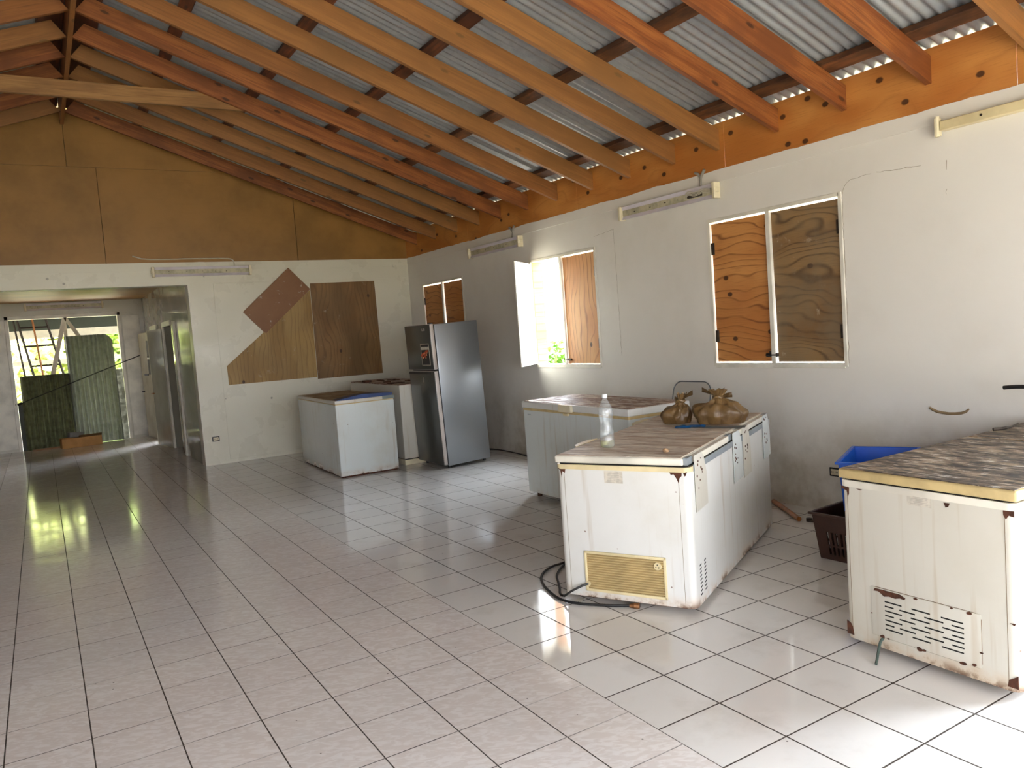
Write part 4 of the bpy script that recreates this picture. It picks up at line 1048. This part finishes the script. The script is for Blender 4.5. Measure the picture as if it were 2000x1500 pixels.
# ------------------------------------------------------------------ crates and floor bits on the right
def crate(name, label, loc, rz, lx, ly, h, mat, slots, taper=0.03):
    t = thing(name, label, 'crate', loc, rz)
    th_ = 0.006
    def wallp(p0, p1, q0, q1):    # p bottom pair, q top pair, inward thickness
        pass
    m = MB()
    bx, by = lx/2-taper, ly/2-taper; tx, ty = lx/2, ly/2
    def side(A, B, Cc, D, nrm):
        # A,B bottom; D,C top ; slatted band in the middle
        rows = [0, .12, .30, .34, .62, .66, .88, 1.0]
        n = slots
        for r0, r1 in zip(rows, rows[1:]):
            slot_row = (r0, r1) in ((.34, .62), (.12, .30)) and n
            for k in range(max(1, 2*n+1)):
                a0, a1 = (k/(2*n+1), (k+1)/(2*n+1)) if n else (0, 1)
                if slot_row and k % 2 == 1 and 0.12 < (a0+a1)/2 < 0.88: continue
                q = [A.lerp(B, a0).lerp(D.lerp(Cc, a0), r0), A.lerp(B, a1).lerp(D.lerp(Cc, a1), r0), A.lerp(B, a1).lerp(D.lerp(Cc, a1), r1), A.lerp(B, a0).lerp(D.lerp(Cc, a0), r1)]
                tb = bmesh.new(); V0 = [tb.verts.new(p) for p in q]; V1 = [tb.verts.new(p-nrm*th_) for p in q]
                tb.faces.new(V0); tb.faces.new(V1[::-1])
                for i in range(4): tb.faces.new((V0[i], V1[i], V1[(i+1) % 4], V0[(i+1) % 4]))
                bmesh.ops.recalc_face_normals(tb, faces=tb.faces); m.add(tb)
    V = Vector
    side(V((-bx, by, 0)), V((-bx, -by, 0)), V((-tx, -ty, h)), V((-tx, ty, h)), V((-1, 0, 0)))
    side(V((bx, -by, 0)), V((bx, by, 0)), V((tx, ty, h)), V((tx, -ty, h)), V((1, 0, 0)))
    side(V((-bx, -by, 0)), V((bx, -by, 0)), V((tx, -ty, h)), V((-tx, -ty, h)), V((0, -1, 0)))
    side(V((bx, by, 0)), V((-bx, by, 0)), V((-tx, ty, h)), V((tx, ty, h)), V((0, 1, 0)))
    m.box(-bx, bx, -by, by, 0, 0.006)
    m.build('basket', mat, t)
    rm = MB(); w_ = 0.018
    rm.box(-tx-w_, -tx+0.004, -ty-w_, ty+w_, h-0.008, h+0.006, 0.003, 1); rm.box(tx-0.004, tx+w_, -ty-w_, ty+w_, h-0.008, h+0.006, 0.003, 1)
    rm.box(-tx, tx, -ty-w_, -ty+0.004, h-0.008, h+0.006, 0.003, 1); rm.box(-tx, tx, ty-0.004, ty+w_, h-0.008, h+0.006, 0.003, 1)
    rm.build('rim', mat, t)
crate('plastic_crate', 'dark brown slotted plastic crate on the floor between two freezers', (4.235, 2.86, 0), math.radians(3), 0.52, 0.52, 0.285, BROWNP, 16)
crate('plastic_crate', 'bright blue plastic crate on top of the brown crate', (4.40, 2.93, 0.293), math.radians(26), 0.57, 0.38, 0.30, BLUEP, 3, 0.02)
m = MB().tube([(4.892, 4.19, 0.020), (4.75, 3.965, 0.020), (4.58, 3.70, 0.020)], [0.019, 0.019, 0.018], 12)
tag(m.build('wooden_stick', STICK, smooth=True), 'varnished wooden stick on the floor behind the long freezer', 'stick')
m = MB().cyl((4.64, 3.66, 0.0), (4.64, 3.66, 0.022), 0.022, 12); m.box(4.625, 4.655, 3.60, 3.66, 0, 0.014, 0.003, 1)
tag(m.build('rusty_fitting', DARKMET), 'small dark metal fitting on the floor by the wooden stick', 'fitting')
# black handle over the right freezer
P = [(4.70, 2.335, 1.004), (4.70, 2.31, 1.008), (4.70, 2.25, 1.013), (4.70, 2.15, 1.012), (4.70, 2.02, 0.99), (4.70, 1.95, 0.93), (4.70, 1.94, 0.8175)]
m = MB().tube(P, 0.0115, 12, 2)
tag(m.build('black_handle', BLACKP, smooth=True), 'curved black handle above the far end of the blackened freezer', 'handle')
m = MB().tube([(4.29, 2.19, 0.826), (4.33, 2.16, 0.828), (4.42, 2.16, 0.826), (4.55, 2.19, 0.826)], [0.009, 0.008, 0.005, 0.004], 8, 1)
tag(m.build('scrap_wire', DARKMET), 'bit of dark wire on the far lid of the blackened freezer', 'wire')

# ------------------------------------------------------------------ far hall
YW = 16.37
XC = 1.775
w = MB(); wall_panels(w, 'x', XC, XC+0.15, YB+0.22, YW+0.1, 0, 2.66, [(12.95, 13.75, 0, 1.98), (14.55, 15.35, 0, 1.98)])
struct(w.build('wall_hall', GREYW), 'grey gloss painted side wall of the far hall')
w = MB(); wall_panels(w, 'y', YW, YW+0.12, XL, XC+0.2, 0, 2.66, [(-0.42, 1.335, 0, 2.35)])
struct(w.build('wall_far', HALLW_SHADE), 'end wall of the far hall with a blocked doorway')
w = MB().box(XL, XC+0.2, YB+0.05, YW+0.12, 2.63, 2.70)
struct(w.build('ceiling_hall', GABLE), 'brown hardboard ceiling of the far hall')
w = MB().box(XC+0.15, XR, YB+0.22, YW, 2.66, 2.7); w.box(XR-0.3, XR-0.2, YB+0.3, YW, 0, 2.66); w.box(XC+0.15, XR-0.2, 14.1, 14.2, 0, 2.66)
struct(w.build('wall_rooms', GREYW), 'walls of the dark side rooms')
# painted jamb of the wide opening
m = MB().box(XC-0.004, XC+0.0, YB-0.004, YB+0.226, 0, 2.436); m.box(-3.5, XC, YB-0.004, YB+0.226, 2.436, 2.44)
struct(m.build('trim_6', WHITE), 'grey painted jamb of the wide opening')
def hall_door(idx, hinge_y, ang, mat, label, knob_z=0.9, sgn=-1, glass=False):
    """leaf hung on the hall's side wall, swung into the hall"""
    t = thing('door_%d' % idx, label, 'door', (XC-0.006, hinge_y, 0.012), 0, None, 'structure')
    t.rotation_euler = (0, 0, ang)
    Wd, Hd = 0.78, 1.95
    MB().box(-0.040, 0.0, 0, Wd, 0, Hd, 0.003, 1).build('door_leaf', mat, t)
    MB().box(-0.044, 0.004, Wd-0.001, Wd+0.006, 0, Hd).build('door_edge', DOORP, t)
    kb = MB().cyl((-0.04, Wd-0.07, knob_z), (-0.085, Wd-0.07, knob_z), 0.011, 10); kb.cyl((-0.085, Wd-0.07, knob_z), (-0.085, Wd-0.16, knob_z), 0.010, 10)
    kb.build('door_handle', BRASS if idx == 2 else BLACKP, t)
    if glass:
        MB().box(-0.043, -0.0395, 0.12, 0.26, 1.18, 1.80).build('pane', plain('dark_pane', S(70, 76, 72), 0.1), t)
        MB().box(-0.046, -0.0405, 0.11, 0.27, 1.46, 1.49).build('pane_bar', WHITEP, t)
        MB().box(-0.052, -0.0405, 0.30, 0.56, 1.16, 1.19).build('bolt', BLACKP, t)
    return t
hall_door(2, 13.78, math.radians(9), DOORG, 'grey gloss door swung ajar nearest the wide opening', 0.88)
hall_door(3, 15.42, math.radians(7), DOORP, 'cream door with a narrow pane at the end of the hall', 0.86, glass=True)
m = MB()
for y in (12.55, 13.75, 14.55, 15.35):
    m.box(XC-0.030, XC, y-0.055, y+0.055, 0, 2.03, 0.003, 1)
for y in (13.35, 14.95): m.box(XC-0.028, XC, y-0.46, y+0.46, 1.98, 2.06, 0.003, 1)
struct(m.build('trim_7', WHITEP), 'pale door casings on the hall side wall')
# far doorway frame with braces
m = MB()
for x0, x1, z0, z1 in ((-0.46, -0.405, 0, 2.40), (1.325, 1.375, 0, 2.40), (-0.46, 1.375, 2.34, 2.40)): m.box(x0, x1, YW-0.025, YW+0.13, z0, z1, 0.003, 1)
for x0, x1 in ((-0.95, -0.47), (1.40, 1.70)): m.box(x0, x1, YW-0.018, YW, 0.05, 2.33, 0.003, 1)
struct(m.build('door_4', WHITEP), 'pale frame of the blocked doorway at the far end')
t = thing('braced_post', 'pale timber post with slanting braces in the blocked doorway', 'post', (0.45, YW+0.08, 0))
MB().box(-0.02, 0.04, -0.02, 0.02, 0, 2.338).build('post', PALE, t)
MB().prism([(-0.02, 2.338), (0.05, 2.338), (-0.24, 1.26), (-0.32, 1.26)], 'y', -0.045, -0.021).build('brace', PALE, t)
MB().prism([(0.0, 2.338), (0.06, 2.338), (0.26, 1.99), (0.18, 1.99)], 'y', -0.045, -0.021).build('brace', PALE, t)
def corr_sheet(label, loc, x0, x1, z1, mat, ry, notch=0):
    m = MB(); pit = 0.076; n = int((x1-x0)/pit*8)
    def fn(u, v):
        x = x0+(x1-x0)*u; top = z1
        if notch: top = z1 - notch*max(0, (u-0.80)/0.2)**2.2
        return Vector((x, 0.018*math.cos(2*math.pi*x/pit), top*v))
    m.grid(fn, n, 6, 0.001)
    o = m.build('corrugated_sheet', mat, smooth=True); o.location = loc; o.rotation_euler = (math.radians(-1.5), math.radians(ry), 0)
    tag(o, label, 'sheet', None); return o
corr_sheet('tall bright corrugated sheet standing in the far doorway', (0.44, YW-0.085, 0.0), 0.0, 0.78, 2.0, ZINC2, -0.5, 0.12)
corr_sheet('short dark corrugated sheet standing left of the tall one', (-0.34, YW-0.05, 0.0), 0.0, 0.80, 1.335, ZINC3, 0.5)
m = MB().box(1.20, 1.322, YW-0.010, YW+0.0, 0, 1.33); tag(m.build('dark_strip', ZINC3), 'narrow dark metal strip at the right foot of the far doorway', 'strip')
m = MB().tube([(-0.36, YW-0.24, 0.86), (-0.1, YW-0.24, 0.955), (1.62, YW-0.24, 1.555)], 0.009, 8)
m.tube([(-0.40, YW-0.24, 0.845), (-0.33, YW-0.24, 0.87)], 0.022, 8); m.tube([(-0.43, YW-0.235, 0.85), (-0.43, YW-0.12, 0.85)], 0.008, 6)
tag(m.build('metal_rod', BLACKP), 'long thin black rod slung aslant across the far doorway', 'rod')
m = MB().box(-0.402, -0.32, YW+0.0, YW+0.012, 0, 0.86); tag(m.build('dark_strip', DKGREEN), 'narrow dark board added to block daylight beside the short sheet in the far doorway', 'strip')  # added in the gap to keep bright daylight off the hall floor
# cardboard box
t = thing('cardboard_box', 'low brown cardboard box on the hall floor before the corrugated sheets', 'box', (0.50, 16.02, 0), math.radians(6))
mb = MB()
for a in ((-0.32, 0.32, -0.13, -0.125, 0, 0.17), (-0.32, 0.32, 0.125, 0.13, 0, 0.17), (-0.32, -0.315, -0.13, 0.13, 0, 0.17), (0.315, 0.32, -0.13, 0.13, 0, 0.17), (-0.32, 0.32, -0.13, 0.13, 0, 0.004)): mb.box(*a)
mb.build('carton', CARD, t)
MB().prism([(-0.13, 0.17), (-0.20, 0.215), (-0.20, 0.219), (-0.13, 0.175)], 'x', -0.05, 0.32).build('flap', plain('dark_cardboard', S(110, 84, 54), 0.7), t)
m = MB().box(-0.12, 0.12, -0.07, 0.07, 0, 0.09, 0.01, 2); o = m.build('packet', plain('grey_packet', S(120, 116, 112), 0.5)); o.location = (0.42, 16.03, 0.172); o.rotation_euler = (0.0, 0.12, 0.3)
tag(o, 'small grey packet lying on the cardboard box', 'packet')
m = MB().box(-0.02, 0.42, -0.02, 0.02, 0, 0.03); o = m.build('timber_offcut', TIE); o.location = (-0.23, 16.12, 0.0); o.rotation_euler = (0, 0, 0.1)
tag(o, 'short timber offcut on the floor left of the cardboard box', 'timber')
# lamp on the far wall
t = lamp('tube lamp fitting on the end wall of the far hall', (0.49, YW-0.001, 2.49), 0.0)
# ladder and poles beyond the doorway
def at_y(px, pz, y): k = y/YW; return (px*k, y, 1.55+(pz-1.55)*k)
t = thing('ladder', 'dark ladder standing beyond the far doorway', 'ladder', (0, 0, 0))
ya = YW+0.45
def rail(xa_, xb_, r, mt, nm, par, ya=ya):
    p1 = Vector(at_y(xa_, 2.31, ya)); p0 = Vector(at_y(xb_, 1.36, ya)); d = (p0-p1)
    e0 = p1 - d*0.15; e1 = p1 + d*((p1.z-0.02)/(p1.z-p0.z))
    return MB().tube([e0, e1], r, 6).build(nm, mt, par)
BLK = plain('dark_timber', S(46, 34, 26), 0.7)
rail(-0.265, -0.115, 0.022, BLK, 'rail', t); rail(0.175, 0.345, 0.022, BLK, 'rail', t)
for z, xa_, xb_ in ((2.19, -0.25, 0.20), (1.86, -0.195, 0.255), (1.50, -0.14, 0.32), (1.1, -0.07, 0.385)):
    MB().tube([at_y(xa_, z, ya), at_y(xb_, z, ya)], 0.020, 6).build('rung', BLK, t)
for xa_, xb_, mt, lb in ((-0.325, -0.245, BLK, 'thin dark pole left of the ladder beyond the far doorway'), (-0.035, 0.03, STICK, 'yellowish pole leaning between the ladder rails')):
    o = rail(xa_, xb_, 0.018, mt, 'pole', None, ya-0.12); tag(o, lb, 'pole')

# ------------------------------------------------------------------ outside
m = MB().box(-60, 60, -60, 60, -0.35, -0.15)
struct(m.build('ground', GRASS), 'grass and earth around the building')
m = MB().box(XL-1.6, XL-0.16, -3, 12, -0.16, -0.02); m.box(XR+0.16, XR+1.4, -3, 9, -0.16, -0.02); m.box(-4, XR, -5.0, YN-0.16, -0.16, -0.02)
struct(m.build('pavement', OUTCONC), 'pale concrete apron')
m = MB().box(-4, 4, YW+0.12, YW+2.4, -0.15, -0.01); struct(m.build('floor_porch', OUTCONC), 'pale porch floor')
yp = YW+2.3
m = MB().box(-4, 4, YW+0.12, YW+2.5, 2.50, 2.56); m.box(-4, 4, yp, yp+0.06, 2.22, 2.5); struct(m.build('ceiling_porch', DKGREEN), 'dark porch roof')
m = MB().box(-4, 4, yp, yp+0.08, 2.06, 2.22); struct(m.build('trim_8', PALE), 'pale porch beam')
t = thing('porch_rail', 'pale porch rail beyond the far doorway', 'railing', (0, yp, 0))
MB().box(-4, 4, 0, 0.05, 1.52, 1.60).build('rail', PALE, t)
for x in (-2.5, 2.2): MB().box(x, x+0.09, 0.0, 0.08, -0.01, 2.06).build('post', PALE, t)
def bush(loc, rx, rz_, n, label, seed, mat=GREEN, sz=0.09):
    rr = random.Random(seed); t = thing('bush', label, 'bush', loc)
    tb = bmesh.new()
    for k in range(n):
        while True:
            p = Vector((rr.uniform(-1, 1), rr.uniform(-1, 1), rr.uniform(0, 1)))
            if 0.35 < Vector((p.x, p.y, p.z-0.3)).length < 0.95: break
        c = Vector((p.x*rx, p.y*rx, p.z*rz_)); s = sz*rr.uniform(0.6, 1.5)
        d = Vector((rr.uniform(-1, 1), rr.uniform(-1, 1), rr.uniform(-.6, .8))).normalized(); q = d.cross(Vector((rr.uniform(-1, 1), rr.uniform(-1, 1), rr.uniform(-1, 1)))).normalized()
        vs_ = [tb.verts.new(c + d*s*a + q*s*b) for a, b in ((-1, 0), (-.3, .38), (.4, .32), (1, 0), (.4, -.32), (-.3, -.38))]
        tb.faces.new(vs_)
    m = MB(); m.add(tb); m.build('foliage', mat, t)
    m = MB()
    for k in range(5):
        a = k*1.3; m.tube([(0.03*math.cos(a), 0.03*math.sin(a), 0), (0.3*rx*math.cos(a), 0.3*rx*math.sin(a), 0.45*rz_), (0.5*rx*math.cos(a+.2), 0.5*rx*math.sin(a+.2), 0.8*rz_)], [0.03, 0.02, 0.008], 6)
    m.build('stem', STICK, t)
LEAF2 = plain('yellow_green_leaves', S(222, 228, 150), 0.5, 0, 0.2, 2)
bush((9.3, 13.5, -0.15), 0.75, 1.35, 1500, 'leafy bush seen low through the half open window', 4, plain('deep_green_leaves', S(92, 140, 36), 0.5, 0, 0.25, 2), 0.07)
t = thing('pale_fence', 'pale post and rail fence outside the half open window', 'fence', (10.6, 15.0, -0.15), 0)
FW = plain('weathered_fence', S(150, 132, 100), 0.7)
for z in (0.6, 1.05, 1.5): MB().box(-0.03, 0.03, -4, 4, z, z+0.10).build('rail', FW, t)
for y in (-3.6, -1.8, 0, 1.8, 3.6): MB().box(0.03, 0.12, y, y+0.09, 0, 1.75).build('post', FW, t)
for i, (x, y, rx, rz_, n_, mt, lb) in enumerate(((-1.7, 24.5, 2.2, 3.6, 4200, LEAF2, 'pale yellow green bush beyond the porch, seen at the left of the far doorway'), (2.6, 24.5, 2.0, 3.2, 4000, GREEN, 'green bush beyond the porch, seen right of the post with braces'), (-0.3, 31.5, 4.2, 7.0, 6000, LEAF2, 'tall pale tree added behind the bushes beyond the porch to block bright sky'))):
    bush((x, y, -0.15), rx, rz_, n_, lb, 20+i, mt, 0.17 if i < 2 else 0.32)  # tallest tree is added to keep bright sky out of the floor reflection
